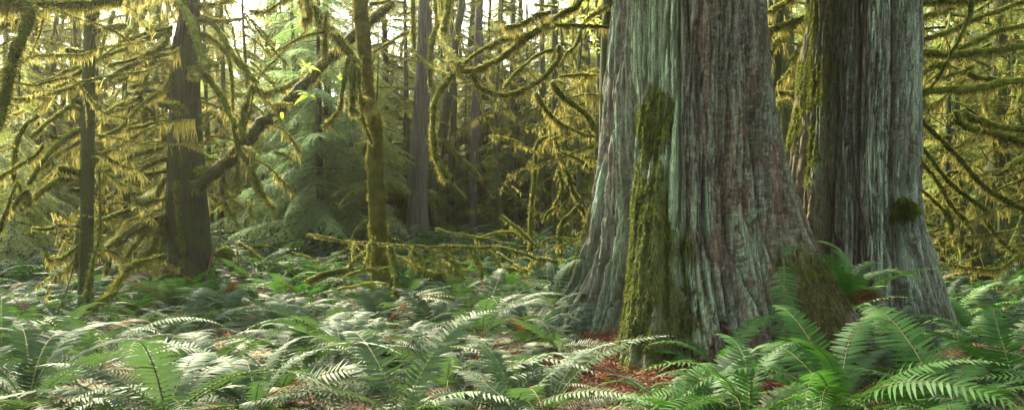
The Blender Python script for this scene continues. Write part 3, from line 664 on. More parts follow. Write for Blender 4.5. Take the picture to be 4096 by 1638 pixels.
# slender trunk
tA = tree('slender mossy trunk with bare stubs standing left of the big spruce', 'mossy_tree', 350, 11.9)
_, cpA = trunk(tA, [(1,455,0,48),(1,452,100,48),(1,447,300,56),(1,441,600,60),(1,438,1000,62),(5,434,150,64),(5,432,400,66)], 11.9, M_BARKM, flare=1.3, ridge=.18)
def fz_trunk(parent, cp, dens, m, nm='moss', hi=0.04, fr=0):
    mb = MB(); s = cp[(cp[:,2] < 6.5)]
    for _ in range(1): fuzz(mb, s[:,:3], s[:,3], dens, 0.012, hi, 0.011, 0, patchy=False)
    if fr: fringe(mb, s[:,:3], s[:,3], dens*.2, fr, .012, 1)
    return mb.build(nm, [m, M_FRINGE], parent)
for b in [([(480,160),(560,140),(635,128)],28,26,.10,(11.9,11.6)), ([(420,265),(375,262),(332,250)],36,40,.12,(11.9,11.5)), ([(420,432),(300,460),(200,490),(125,490)],24,16,.2,(11.9,12.3)),
          ([(412,516),(355,503)],26,20,.1,(11.9,11.7)), ([(475,490),(505,475),(535,468)],24,16,.14,(11.9,11.6)), ([(402,655),(300,690),(225,682)],20,12,.12,(11.9,11.6)),
          ([(405,650),(340,690),(270,745),(200,830),(140,930)],28,22,.16,(11.9,11.3)), ([(405,705),(330,750),(260,800),(212,862)],20,16,.14,(11.9,12.2)),
          ([(405,876),(350,855),(295,842)],34,36,.10,(11.9,11.5)), ([(405,955),(340,950)],26,26,.1,(11.9,11.8)), ([(470,795),(495,795)],30,20,.1,(11.9,11.8)),
          ([(415,420),(395,400)],10,4,.0,(11.9,11.6)), ([(365,900),(300,905),(220,950),(145,1015)],28,34,.12,(11.9,11.4)), ([(478,75),(490,62)],30,22,.1,(11.9,11.7)),
          ([(410,350),(330,410),(245,445)],18,12,.05,(11.9,12.4)), ([(410,560),(350,535),(250,610),(150,690)],22,20,.15,(11.9,11.4))]:
    branch(tA, 1, b[0], b[4], b[1], b[2], b[3])
for b in [([(400,110),(300,105),(240,122),(160,116)],20,14,.06,(11.9,11.3)), ([(400,200),(330,250),(260,275),(225,245)],22,12,.2,(11.9,11.2)), ([(410,60),(385,250),(380,330)],34,30,.1,(11.9,12.2))]:
    branch(tA, 5, b[0], b[4], b[1], b[2], b[3])
fz_trunk(tA, cpA, 1500, M_MOSSG, hi=0.03)
# big spruce
tB = tree('big dark spruce with many drooping mossy limbs behind the slender trunk', 'spruce_tree', 745, 15.5)
_, cpB = trunk(tB, [(1,955,0,92),(1,945,150,110),(1,936,300,130),(1,932,600,150),(1,934,900,172),(5,942,100,190),(5,946,300,215)], 15.5, M_BARK, flare=1.25, ridge=.22, seg=90, rf=12)
fz_trunk(tB, cpB, 1700, M_MOSSG, hi=0.05)
SB = [([(865,140),(760,160),(620,215),(520,285),(400,330),(250,395),(130,440)],18,12,.16), ([(865,168),(760,185),(640,240),(480,305),(350,400),(245,445)],26,12,.2),
      ([(865,240),(780,255),(700,290),(540,330)],16,12,.14), ([(865,268),(760,290),(640,340),(560,385),(490,430)],24,26,.14), ([(892,300),(800,298),(720,330),(600,392),(490,435)],26,40,.15),
      ([(900,495),(800,462),(712,455),(700,485),(755,560),(810,640),(842,740)],22,34,.16), ([(920,560),(880,530),(800,525)],44,30,.22), ([(855,640),(700,636),(560,630),(490,615)],14,14,.24),
      ([(855,605),(760,622),(600,658),(480,682)],14,14,.24), ([(700,490),(650,505),(560,550),(480,600)],24,20,.15), ([(820,740),(700,772),(600,802),(480,852)],18,28,.2),
      ([(850,785),(720,842),(640,902),(540,1000)],16,20,.24), ([(845,860),(700,888),(600,945)],16,20,.2), ([(850,995),(780,1007),(690,1030)],16,18,.14), ([(865,340),(830,430),(720,520),(600,640),(480,700)],18,14,.22),
      ([(745,30),(680,112),(600,215)],34,24,.1), ([(790,20),(770,90),(745,150)],34,24,.12), ([(850,170),(800,240),(700,290)],34,18,.12), ([(740,360),(715,420),(650,440)],26,10,.1), ([(870,420),(820,450),(800,460)],24,10,.1),
      ([(660,540),(640,610),(560,650)],26,14,.3), ([(735,560),(700,600),(640,640)],24,10,.3), ([(700,640),(620,760),(520,880),(480,980)],26,20,.35), ([(830,900),(790,980),(770,1040)],26,18,.16),
      ([(570,60),(545,130),(500,260)],20,10,.2), ([(690,700),(740,680),(800,630)],10,6,.1), ([(900,10),(800,-10),(640,10),(470,20)],22,14,.45), ([(900,-60),(780,-40),(600,-10),(300,40),(200,60)],24,14,.5)]
for k, (l, a, b, f) in enumerate(SB): branch(tB, 1, l, (15.4, 15.4-random.choice([.6,1.2,1.8,2.4,-.8,-1.4])), a, b, f*1.1, 0.9)
for (l, a, b, f) in [([(900,10),(950,85),(985,180),(1022,300),(1042,345)],40,36,.16), ([(975,95),(1050,110),(1120,180),(1160,260),(1230,342),(1282,412)],26,26,.14), ([(1000,165),(1060,185),(1120,240),(1150,300),(1165,420),(1172,550)],26,12,.2),
      ([(1000,320),(1045,305),(1092,332)],16,28,.1), ([(950,352),(1012,355),(1060,410),(1112,482),(1150,560),(1178,620),(1192,720),(1260,850),(1332,1000)],36,20,.15), ([(1000,30),(1080,18),(1160,-5)],26,14,.12),
      ([(1012,85),(1120,105),(1225,90)],16,12,.14), ([(1005,582),(1065,565)],12,6,.05), ([(1005,722),(1075,715)],12,7,.08), ([(1005,635),(1030,640)],22,14,.06), ([(1030,850),(990,855)],30,20,.1),
      ([(1290,402),(1240,500),(1215,600),(1222,725)],34,38,.14), ([(1184,690),(1225,742),(1270,762),(1265,850)],22,26,.14), ([(1190,720),(1195,900),(1152,960),(1200,1030)],14,14,.12), ([(960,375),(1000,385)],40,22,.12)]:
    branch(tB, 1, l, (15.2, 14.2), a, b, f)
branch(tB, 5, [(840,45),(740,82),(640,140),(560,190),(485,255)], (15.4,13.2), 22, 30, .16); branch(tB, 5, [(850,50),(790,65),(690,130),(600,190),(560,250),(530,350)], (15.4,13.0), 16, 28, .16)
branch(tB, 5, [(760,-10),(700,10),(600,42),(480,88)], (15.2,13.5), 18, 26, .12); branch(tB, 5, [(800,60),(740,120),(660,220),(605,300)], (15.3,14.2), 30, 26, .3)
branch(tB, 5, [(815,70),(780,190),(710,272)], (15.3,14.2), 26, 24, .2); branch(tB, 5, [(835,100),(810,220),(775,360)], (15.3,14.6), 24, 16, .16); branch(tB, 1, [(890,905),(888,1030)], 14.75, 26, 24, .06, 1.5)
branch(tB, 5, [(888,0),(905,150),(920,240),(905,300),(850,360),(805,440)], 14.6, 18, 10, .12)
def extra_limbs(t, x0, y0, r0, n, zr, side, L0, seed, thick=(.014,.030)):
    random.seed(seed)
    for _ in range(n):
        z = random.uniform(*zr); a = abs(random.gauss(.1, .6)); a = pi-a if random.random() < side else a; L = random.uniform(*L0); dz = random.uniform(-.55,-.1) if random.random() < .8 else random.uniform(0,.4)
        d = np.array([cos(a), sin(a)*.9, 0]); c0 = np.array([x0, y0, z])
        p = np.array([c0+d*L*u+np.array([0,0,dz*L*u-.30*L*(u-.5)**2+.075*L]) + (np.array([random.gauss(0,.05),random.gauss(0,.05),random.gauss(0,.05)])*L if u > 0 else 0) for u in (0,.25,.5,.75,1)])
        w_ = random.uniform(*thick); dd = y0; px_ = w_*2*FPX/(K*dd)
        branch(t, 0, p, dd, px_, px_*.5, random.uniform(.15,.38), 0.8, 2.5)
extra_limbs(tB, float(P(*q(1,940,0),15.5)[0]), 15.6, .3, 26, (1.0,5.6), .92, (1.2,3.6), 101)
extra_limbs(tA, float(P(*q(1,445,0),11.9)[0]), 12.0, .1, 16, (0.9,3.7), .6, (.6,1.8), 102, (.008,.018))
extra_limbs(tL, -6.6, 9.3, .2, 4, (1.6,4.6), .0, (1.6,3.0), 103, (.010,.022))
# fallen mossy limb in front of the slender trunk
fl = thing('fallen_branch', 'upright broken mossy branch fork leaning in the ferns before the slender trunk', 'fallen branch', tuple(P(*q(5,440,560),10.6)))
branch(fl, 5, [(390,560),(450,530),(490,492),(560,450),(602,368),(660,300),(740,275),(840,250)], (10.6,12.5), 34, 16, .22, 1.4); branch(fl, 5, [(445,530),(450,380),(470,260),(500,170),(502,20),(500,-200)], (10.6,11.3), 24, 6, .10)
branch(fl, 1, [(190,575),(122,640),(76,740),(68,880),(105,960),(135,1040)], 10.9, 22, 26, .14); branch(fl, 1, [(150,1040),(140,960),(95,1000),(60,1060)], 10.8, 24, 20, .14)
for (l, d, wd, lab) in [([(262,605),(340,410),(378,250),(395,120)],9.5,7,'thin bare dark stick rising through the ferns left of the slender trunk'), ([(1030,400),(1050,320),(1075,220),(1090,185),(1112,155)],13.5,13,'grey broken sapling snag just right of the big spruce')]:
    s = thing('dead_stick', lab, 'stick', tuple(P(*q(5,*l[0]),d))); branch(s, 5, l, d, wd, wd*.6, 0, 0, name='stem')
# leaning mossy log
lg = thing('leaning_log', 'leaning mossy log crossing behind the hanging maple limb, tilted up to the right', 'log', tuple(P(*q(1,1000,930),15)))
branch(lg, 0, [q(1,985,945),q(1,1140,812),q(1,1240,705),q(2,60,620),q(2,130,572),q(2,220,480),q(2,290,400),q(2,370,320),q(2,480,220),q(2,560,140),q(2,650,70),q(2,720,10)], (15.0,16.2), 68, 50, .14, 1.25, name='log', twigs=3, core=M_BARKM)
# moss-coated maple
M_MAPLE = leaf_mat('maple_moss', [(0.03,0.040,0.006),(0.065,0.075,0.011),(0.12,0.125,0.02)], (0.36,0.30,0.04), 0.3, 0.9, 6, .1, .2)
tC = tree('mossy maple coated in orange-gold moss, left of the grey cedar', 'maple_tree', 1518, 14)
_, cpC = trunk(tC, [(2,556,0,72),(2,562,100,72),(2,572,200,72),(2,586,400,62),(2,604,540,66),(2,624,600,74),(2,630,700,72),(2,628,820,80),(2,638,1030,84),(6,647,180,84),(6,652,300,84),(6,658,360,96)], 14, M_MAPLE, flare=1.2, seg=48, lump=.10)
fz_trunk(tC, cpC, 4600, M_MAPLE, hi=0.06)
branch(tC, 2, [(500,-420),(300,-300),(240,-120),(270,0),(330,60),(372,130),(430,180),(490,248),(532,310),(542,380),(545,480),(580,522),(622,520)], (14,12.6), 74, 24, .26, 1.8)
branch(tC, 2, [(495,290),(472,400),(452,540),(410,600),(368,640)], 12.6, 22, 20, .2, 1.4); branch(tC, 2, [(520,330),(520,440),(512,570)], 12.6, 40, 30, .14, 2); branch(tC, 2, [(560,530),(572,620),(620,720)], 12.9, 18, 12, .14, 2)
branch(tC, 2, [(270,-100),(290,20),(300,100),(260,90)], 12.6, 30, 16, .5, 2); branch(tC, 2, [(385,60),(375,140),(380,300)], 12.7, 20, 12, .3, 2)
branch(tC, 2, [(600,20),(680,10),(740,-30)], 13.8, 20, 10, .12); branch(tC, 2, [(372,155),(250,190),(160,242)], 12.6, 16, 8, .12); branch(tC, 2, [(245,400),(140,452),(60,460),(20,440)], (17,15), 26, 30, .25)
# the vine maple shoots and loops left of it
vm = tree('thin vine maple with arching bare shoots between spruce and maple', 'vine_maple', 1080, 14.5)
for (r, l, a, b, f) in [(2,[(-60,760),(0,560),(30,420),(85,345),(160,270),(240,200),(292,145)],10,7,0), (2,[(-10,95),(60,180),(130,260),(190,330)],7,4,.05), (2,[(0,305),(70,370),(140,450)],7,4,.05), (2,[(90,500),(140,582),(192,682)],10,6,.12),
      (2,[(120,520),(212,520)],16,12,.2), (2,[(0,872),(50,970),(105,1035)],24,18,.12), (2,[(120,760),(200,785),(232,822)],12,8,.1), (2,[(0,55),(80,55),(140,20),(200,-20)],18,12,.2), (1,[(1230,65),(1300,140),(1382,232)],7,4,.05),(1,[(1130,30),(1165,130),(1210,300),(1382,420)],7,4,.04),
      (1,[(1030,670),(1150,780)],7,4,.05), (2,[(470,0),(490,40),(520,60)],8,4,0), (5,[(1130,-10),(1180,70),(1190,112)],26,16,.14), (5,[(1250,-20),(1265,60)],20,12,.2), (5,[(1330,-30),(1382,20)],24,18,.3), (2,[(0,740),(5,870),(50,970)],22,20,.1)]:
    branch(vm, r, l, (14.8, 14.2), a, b, f)
# other trunks of the middle distance
def simple(label, name, lst, d, mat, px, ridge=.06, dens=0, **kw):
    t = tree(label, name, px, d); _, cp = trunk(t, lst, d, mat, ridge=ridge, **kw)
    if dens: fz_trunk(t, cp, dens, M_MOSS)
    return t
tD = simple('straight grey cedar with furrowed bark, first right of the mossy maple', 'cedar_tree', [(2,882,0,62),(2,872,300,68),(2,862,500,78),(2,850,750,88),(2,842,1030,98),(6,848,190,118)], 20, M_BARKG, 1672, .22, seg=80, rf=14)
tE = simple('leaning dark mossy trunk just behind the straight grey cedar', 'cedar_tree', [(2,1066,0,36),(2,1042,150,38),(2,1012,350,42),(2,986,550,44),(2,962,720,46),(2,930,900,46),(2,922,1030,46),(6,934,190,46)], 23, M_BARK, 1740, .12, 300)
tF = simple('grey-blue slim trunk, tallest and palest between grey cedar and giant cedar', 'cedar_tree', [(2,1154,0,38),(2,1142,300,40),(2,1132,600,44),(2,1122,1030,46),(6,1125,180,48)], 24, M_BARKG, 1895, .15)
tG = simple('brown trunk standing directly left of the grey-blue slim trunk', 'cedar_tree', [(2,1122,60,30),(2,1090,500,38),(2,1070,800,42),(2,1060,1030,46),(6,1058,190,50)], 28, M_BARK, 1842, .12, 200)
for (lab, lst, d, mat, px, dn) in [
    ('dark trunk behind the long fringed branch, left of the giant cedar', [(3,275,0,32),(3,275,300,32),(3,275,600,34),(3,282,1030,38),(7,282,250,44)], 21, M_BARK, 2222, 300),
    ('very slim dark trunk right of the grey-blue slim trunk', [(3,65,150,22),(3,60,500,24),(3,75,1030,26),(7,70,180,28)], 24, M_BARK, 2058, 200),
    ('slim trunk seen just left of the giant cedar near the top', [(3,490,0,28),(3,500,300,30),(3,490,700,30)], 19, M_BARK, 2390, 200),
    ('slim mossy trunk forking beside the dark trunk near the giant cedar', [(3,212,200,22),(3,205,600,24),(3,190,1030,28),(7,180,180,30)], 22.5, M_BARKM, 2150, 400),
    ('thick dark trunk in the gloom between slim trunks', [(3,105,300,32),(3,112,600,36),(3,130,1030,40),(7,132,150,44)], 28, M_BARK, 2100, 200),
    ('stout dark stump-like trunk touching the giant cedar at its left root', [(3,425,600,50),(3,405,830,56),(3,395,1030,62),(7,380,100,80)], 29, M_BARK, 2310, 100),
    ('slim trunk halfway between grey-blue trunk and the giant cedar', [(2,1318,0,22),(2,1328,600,24),(2,1325,1030,26),(6,1330,180,30)], 26, M_BARK, 2055, 200),
    ('hazy trunk seen behind the leaning log, left of the maple', [(2,112,0,50),(2,100,300,50),(2,95,700,54),(2,90,1000,66)], 27, M_BARK, 1078, 300),
    ('thin hazy trunk with pale sky showing beside it, left of the maple', [(2,235,400,30),(2,232,700,34),(2,235,1030,38)], 32, M_BARK, 1187, 100),
    ('thin dark trunk inside the green sapling left of the maple', [(2,352,500,18),(2,368,800,22),(2,370,950,24)], 24, M_BARK, 1292, 100),
    ('pale golden trunk in the bright gap left of the slender trunk', [(1,384,40,46),(1,377,400,48),(1,372,800,54)], 26, M_BARKM, 298, 200),
    ('faint trunk in the golden haze right of the spruce', [(1,1105,300,34),(1,1100,600,36),(1,1102,1000,40)], 30, M_BARK, 880, 100),
    ('mossy brown trunk visible between the two giant cedars', [(4,160,0,50),(4,175,400,56),(4,188,800,62)], 17, M_BARKM, 3144, 900),
    ('dark moss-shrouded trunk at the right, behind the fallen mossy log', [(4,1262,650,90),(4,1250,850,100),(8,1185,0,96),(8,1165,150,110),(8,1160,250,120)], 15.5, M_BARKM, 3925, 2600)]:
    simple(lab, 'forest_tree', lst, d, mat, px, .12, dn, top=11)
for (t_, r, l, d, a, b, f) in [(tE,2,[(1050,160),(1120,400),(1200,620),(1290,660)],(23,22),8,5,.1),(tD,2,[(850,170),(780,165),(720,200),(615,265)],(20,18),12,12,.14),(tD,2,[(845,310),(740,290),(660,250)],(20,18.5),8,5,.06),(tD,2,[(845,105),(700,100),(610,104)],(20,19),9,5,.04),
      (tD,2,[(835,445),(630,436)],(20,19),8,5,.05),(tD,2,[(830,508),(765,515)],(20,19.5),12,8,.3),(tD,2,[(828,540),(780,542),(645,576)],(20,18.5),9,6,.06),(tD,2,[(820,-20),(822,120),(826,250)],19,24,16,.4),
      (tD,2,[(935,0),(942,120),(912,230),(905,440)],18.5,34,22,.3),(tE,2,[(975,700),(1060,790),(1145,860)],(23,21),18,14,.25),(tE,2,[(940,880),(1020,930),(1090,1000)],(23,21.5),18,14,.2),(tD,2,[(840,280),(920,340),(1000,375)],(19,17),18,14,.14),(tD,2,[(960,-40),(968,60),(980,160)],18,34,24,.7)]:
    branch(t_, r, l, d, a, b, f)
# vine maples of the centre: long mossy arches left of the giant cedar
vA = tree('old vine maple whose mossy arms arch left from the giant cedar', 'vine_maple', 2395, 12.6)
trunk(vA, [(2440,-160,40),(2425,200,46),(2418,700,50),(2412,1050,54)], 12.6, M_BARKM, top=3.6+3, flare=1.2)
def R3(x): return q(3, x, 0)[0]
def mix(*a): return [q(r, x, y) for (r, x, y) in a]
for (l, d, a, b, f) in [
   (mix((3,520,-200),(3,430,-60),(3,400,0),(3,370,38),(3,280,88),(3,240,120),(3,190,152),(3,130,200),(3,60,250),(3,0,290),(2,1200,322),(2,1130,355),(2,1040,362),(2,980,420),(2,930,500),(2,918,620),(2,935,780),(2,960,830),(2,992,900)),(12.6,11.0),34,24,.20),
   (mix((3,200,140),(2,1382,175),(2,1260,200),(2,1150,260),(2,1090,310),(2,1035,355)),(12.0,11.3),20,16,.14),
   (mix((3,295,235),(3,297,285),(3,262,340),(3,200,405),(3,130,447),(3,60,474),(3,0,482),(2,1180,455),(2,1130,415),(2,1120,360)),(12.2,11.5),26,24,.16),
   (mix((3,548,135),(3,420,130),(3,300,125),(3,212,130)),(12.4,11.6),16,18,.32),
   (mix((3,150,170),(3,80,185),(3,0,205),(2,1200,240)),(12,11.6),22,14,.2), (mix((3,250,62),(3,180,80),(3,120,115),(3,20,142)),(12,11.6),22,20,.2),
   (mix((3,255,412),(3,310,480),(3,390,540),(3,450,592),(3,480,662)),(12.2,12.5),28,30,.18), (mix((3,180,468),(3,230,550),(3,290,612),(3,340,640),(3,400,665),(3,480,690)),(12.0,12.4),24,6,.18),
   (mix((3,260,250),(3,210,268),(3,130,320),(3,70,380),(3,15,450)),(12.4,12.0),16,16,.12), (mix((3,480,380),(3,400,375),(3,290,385)),(13,12.6),14,12,.2), (mix((3,410,130),(3,380,230),(3,330,272),(3,300,340)),(12.4,12.2),16,10,.2),
   (mix((3,545,30),(3,490,60),(3,430,95)),12.4,14,8,.12), (mix((3,290,35),(3,170,20)),13,10,6,.1), (mix((2,1000,-20),(2,970,190),(2,1010,270),(2,1052,332)),(13,11.2),36,30,.22), (mix((2,1070,185),(2,985,188)),12,9,5,.05)]:
    branch(vA, 0, l, d, a, b, f*1.15, 1.1)
vB = tree('twisted low vine maple with snaking mossy stems beside the slim trunks', 'vine_maple', 2230, 14)
for (l, d, a, b, f) in [(mix((7,150,230),(3,160,1030),(3,175,900),(3,185,722),(3,242,682)),(14,13.6),26,18,.14),(mix((7,300,260),(7,310,100),(3,400,1030),(3,370,960),(3,340,880),(3,290,760),(3,280,650)),(14,13.6),28,22,.2),
   (mix((3,270,1030),(3,302,980),(3,312,920),(3,290,850)),13.8,18,20,.2), (mix((7,0,58),(7,80,110),(7,180,212)),13.5,18,12,.14), (mix((3,460,850),(3,380,790),(3,300,760)),14.5,22,16,.14), (mix((7,290,0),(7,240,40),(7,215,90)),14,20,14,.14), (mix((7,385,0),(7,410,20),(7,430,60)),13,22,14,.2)]:
    branch(vB, 0, l, d, a, b, f)
# limbs between the two cedars
vC = tree('moss-draped limbs hanging between the two giant cedars', 'forest_tree', 3070, 13.5)
trunk(vC, [(3120,-100,40),(3100,400,46),(3090,900,50)], 13.6, M_BARKM, top=7)
for (l, a, b, f) in [([(270,90),(160,130),(75,152)],28,28,.3),([(230,-20),(150,30),(90,62)],24,20,.3),([(195,150),(120,230),(98,320)],30,20,.3),([(262,472),(205,470),(150,462)],20,16,.3),([(300,20),(290,140),(260,270)],24,12,.5),([(180,0),(120,60),(100,140),(90,240)],24,16,.4),([(260,300),(200,360),(150,420)],18,10,.4),([(150,480),(130,600),(150,700)],22,14,.3),([(290,170),(240,260),(200,300)],16,8,.35)]:
    branch(vC, 4, l, (13.5,12.8), a, b, f, 1.2)
# mossy tree beyond the right edge: its limbs reach in from the right
tR = tree('mossy tree at the right edge with long horizontal moss-covered limbs', 'mossy_tree', 4420, 12)
trunk(tR, [(4430,0,110),(4420,938,130)], 12, M_BARKM)
XR = 1830
for (l, a, b, f, d) in [([(XR,-120),(1600,-60),(1382,5),(1280,45),(1180,80),(1100,110),(1000,160),(900,190),(815,212)],20,24,.12,12),([(XR,210),(1600,225),(1382,232),(1250,247),(1100,266),(1000,276),(900,265),(810,250)],36,30,.16,11.5),([(1000,320),(900,345),(815,388)],26,22,.08,11.6),
   ([(XR,-20),(1500,90),(1382,118),(1340,135),(1240,160),(1150,205),(1055,250)],22,24,.14,12),([(XR,-60),(1400,-40),(1100,0),(960,10),(835,12)],40,30,.16,11),([(1100,0),(990,50),(900,75),(830,96)],24,16,.14,11.4),
   ([(XR,330),(1600,380),(1382,400),(1300,412),(1200,432),(1080,450),(980,450),(860,455)],38,34,.16,11.8),([(XR,420),(1500,380),(1382,386),(1270,402),(1160,390),(1098,362)],26,24,.12,12.2),([(1120,330),(1060,360),(970,392)],20,12,.1,12),
   ([(1400,720),(1300,690),(1180,652),(1110,640),(1060,602),(1030,560)],30,44,.20,12.2),([(XR,700),(1500,660),(1382,650),(1300,640),(1230,625),(1130,596),(1078,570)],36,32,.16,11.6),([(XR,560),(1500,600),(1382,615),(1330,642)],22,14,.1,12),
   ([(XR,760),(1500,770),(1382,790),(1340,812),(1288,862)],38,30,.2,11.4),([(1400,1050),(1300,1010),(1200,950),(1130,880),(1050,790),(960,700),(880,620),(818,548)],28,20,.14,12.4),([(1200,1060),(1100,990),(1010,920),(950,850),(900,780),(822,688)],22,20,.12,12.6),
   ([(1100,1120),(1000,1010),(960,930),(880,830),(828,758)],22,18,.12,12.8),([(980,1060),(920,1000),(838,930)],20,16,.1,13),([(1256,300),(1292,372)],28,22,.14,12.6),([(1240,830),(1220,700),(1160,600),(1090,540)],18,12,.1,13),([(1380,960),(1330,880),(1290,760),(1200,640)],20,10,.14,13),
   ([(1230,640),(1200,560),(1170,480)],16,10,.2,12.8),([(1350,300),(1330,500),(1300,640)],16,10,.3,13.2),([(1240,60),(1240,180)],16,10,.1,12.4),([(1300,60),(1330,200)],26,14,.12,12.4),([(1230,470),(1228,560)],22,14,.14,12.4),([(1380,440),(1350,540),(1380,640)],26,16,.16,12.4)]:
    branch(tR, 4, l, (d+0.3, d-.3), a, b, f)
branch(tR, 4, [(1150,-160),(1120,0),(1100,100),(1052,200),(1000,300),(950,390),(890,470),(818,552)], (10.6,10.9), 30, 8, 0.03, 0.25, label='bare brown diagonal limb without moss')
for l in ([(920,570),(1000,572)],[(968,580),(1020,660),(1082,722)],[(1160,730),(1200,800),(1282,862)],[(1170,335),(1212,382)],[(870,110),(890,160)],[(840,520),(1000,640),(1180,700)]): branch(tR, 4, l, 11.4, 6, 3, 0, 0)
lo = tree('low vine maple with arching mossy stems before the log at the right', 'vine_maple', 3790, 13.5)
for l, a, b in (([(960,0),(1010,80),(1002,200),(985,255)],30,24),([(1160,262),(1090,200),(1010,130)],22,14),([(1075,240),(1120,200),(1115,120),(1080,95)],20,14),([(1360,242),(1300,212),(1240,150),(1180,70),(1120,0)],22,18),([(990,250),(960,180),(900,140)],16,8)):
    branch(lo, 8, l, 13.3, a, b, .12)

extra_limbs(tR, float(P(4420,0,12)[0]), 12.4, .2, 18, (1.0,5.0), 1.0, (1.6,3.4), 104, (.010,.024))
extra_limbs(vA, float(P(2415,0,12.6)[0]), 12.9, .1, 12, (1.2,4.6), .95, (.8,2.2), 105, (.008,.018))
# ------------------------------------------------------------------ fallen wood
def fallen(name, label, cat, r, l, d, a, b, f, my=1.0, tw=2, mat=None, group=None):
    p = pts_of(r, l, d) if not isinstance(l[0], tuple) or r else pts_of(0, l, d)
    t = thing(name, label, cat, tuple(p[0]), group); return t, branch(t, r, l, d, a, b, f, my, tw, name='stem')
fp, _ = fallen('fallen_tree', 'long thin fallen tree lying level across the picture, moss-covered, drooping side branches', 'fallen tree', 0,
   mix((6,288,150),(6,400,170),(6,500,186),(6,640,195),(6,760,205),(6,900,210),(6,1050,212),(6,1180,215),(7,0,214),(7,100,246),(7,200,270),(7,295,292)), (11.5,10.2), 9, 22, .09, .9, 3)
for (l, a, b) in [([(965,208),(1010,270),(1072,365)],30,36),([(1150,215),(1220,250),(1265,330),(1275,390)],26,24),([(890,214),(940,280),(952,335)],22,18),([(700,205),(722,280),(740,350),(730,460)],36,30),([(800,210),(870,280),(877,362)],26,28),([(1100,215),(1150,300),(1160,360)],26,18),([(600,192),(590,260),(560,330)],20,16),([(1240,240),(1330,300),(1370,340)],26,18),([(520,190),(515,260)],14,10),([(820,205),(815,260),(840,340)],10,6),([(1000,215),(990,290),(1030,340)],16,10)]:
    branch(fp, 6, l, (10.9,10.5), a*.75, b*.75, .12, .9)
fallen('fallen_branch', 'bare grey fallen pole above the mossy fallen tree near the giant cedar', 'fallen branch', 6, [(930,120),(1020,145),(1150,165),(1280,190),(1400,218)], (12.5,12), 11, 9, .03, .3)
fallen('fallen_branch', 'short mossy pole with a curled golden tip above the grey pole', 'fallen branch', 6, [(1130,172),(1240,140),(1320,140),(1352,165)], 12.3, 14, 12, .14, 1)
fallen('fallen_log', 'mossy broken log lying under the level fallen tree left of the maple foot', 'log', 6, [(285,388),(330,368),(380,345),(450,335),(530,332)], (12.6,13), 26, 34, .1, 1.3)
fallen('fallen_branch', 'mossy stick lying before the foot of the maple', 'fallen branch', 6, [(478,356),(600,325),(700,320)], 12.6, 16, 14, .08, 1.2)
fallen('fallen_log', 'dark grey wet log lying high on the debris heap right of the spruce', 'log', 0, mix((5,1285,215),(6,30,212),(6,90,212),(6,150,228)), 17.5, 24, 20, .02, .25)
fallen('fallen_log', 'short dark log end in the debris heap below the grey wet log', 'log', 5, [(1215,300),(1260,300),(1310,305)], 16.5, 26, 22, .03, .3)
fallen('fallen_log', 'dark bare stick lying among the ferns below the fallen tree, centre foreground', 'log', 6, [(585,672),(650,682),(722,690)], 7.6, 24, 22, 0, 0)
fallen('fallen_log', 'long mossy log lying behind the ferns at the right edge', 'log', 8, [(880,212),(960,212),(1050,228),(1200,240),(1400,235)], 15.5, 42, 36, .10, 1.4)
fallen('fallen_log', 'rotting mossy log end hidden in the ferns right of the grey pole', 'log', 6, [(1270,322),(1330,325),(1400,332)], 11.5, 26, 24, .06, 1.2)
mr_ = MB(); c = P(*q(5,1130,245),15.5); tube(mr_, c+np.outer(np.linspace(-.18,.18,8),[1,0.2,.1]), 0.17*np.sin(np.linspace(.3,pi-.3,8)), 16, .2, 5); fuzz(mr_, c+np.outer(np.linspace(-.18,.18,8),[1,.2,.1]), 0.17*np.sin(np.linspace(.3,pi-.3,8)), 3000, .02, .06, .012)
tag(mr_.build('mossy_stump', [M_MOSS]), 'round moss-covered stump right of the spruce foot', 'stump')
k = 0
for (r, l, d, a) in [(6,[(210,240),(290,262),(360,300)],16,10),(5,[(1190,225),(1210,330),(1250,345)],15.5,10),(5,[(1200,190),(1260,230),(1330,285)],16,16),(6,[(230,250),(330,285),(430,290)],15.5,8),(6,[(0,215),(90,290),(160,300)],16,8),(6,[(540,262),(600,218),(625,150)],13,14),(6,[(520,190),(440,260),(390,300)],12.5,7),
      (6,[(600,70),(540,110),(500,190)],13.5,7),(6,[(720,250),(860,320),(930,340)],12,16),(6,[(760,270),(900,290),(1100,300)],12.8,18),(6,[(640,330),(760,300),(940,280),(1140,255)],12,7),(6,[(590,250),(520,280),(500,330)],13,26),(6,[(460,420),(600,395),(700,400)],11.8,14),(6,[(880,360),(960,340),(1100,330)],11.8,14)]:
    k += 1; fallen('dead_stick', None, 'stick', r, l, (d,d-.3), a, a*.6, .06 if a > 9 else .02, .8 if a > 9 else .4, 3, group='dead sticks tangled on the debris heaps')[0]['label'] = 'fallen stick tangled in the debris heap '+('right of the big spruce' if q(r,*l[0])[0] < 1380 else 'around the foot of the mossy maple')

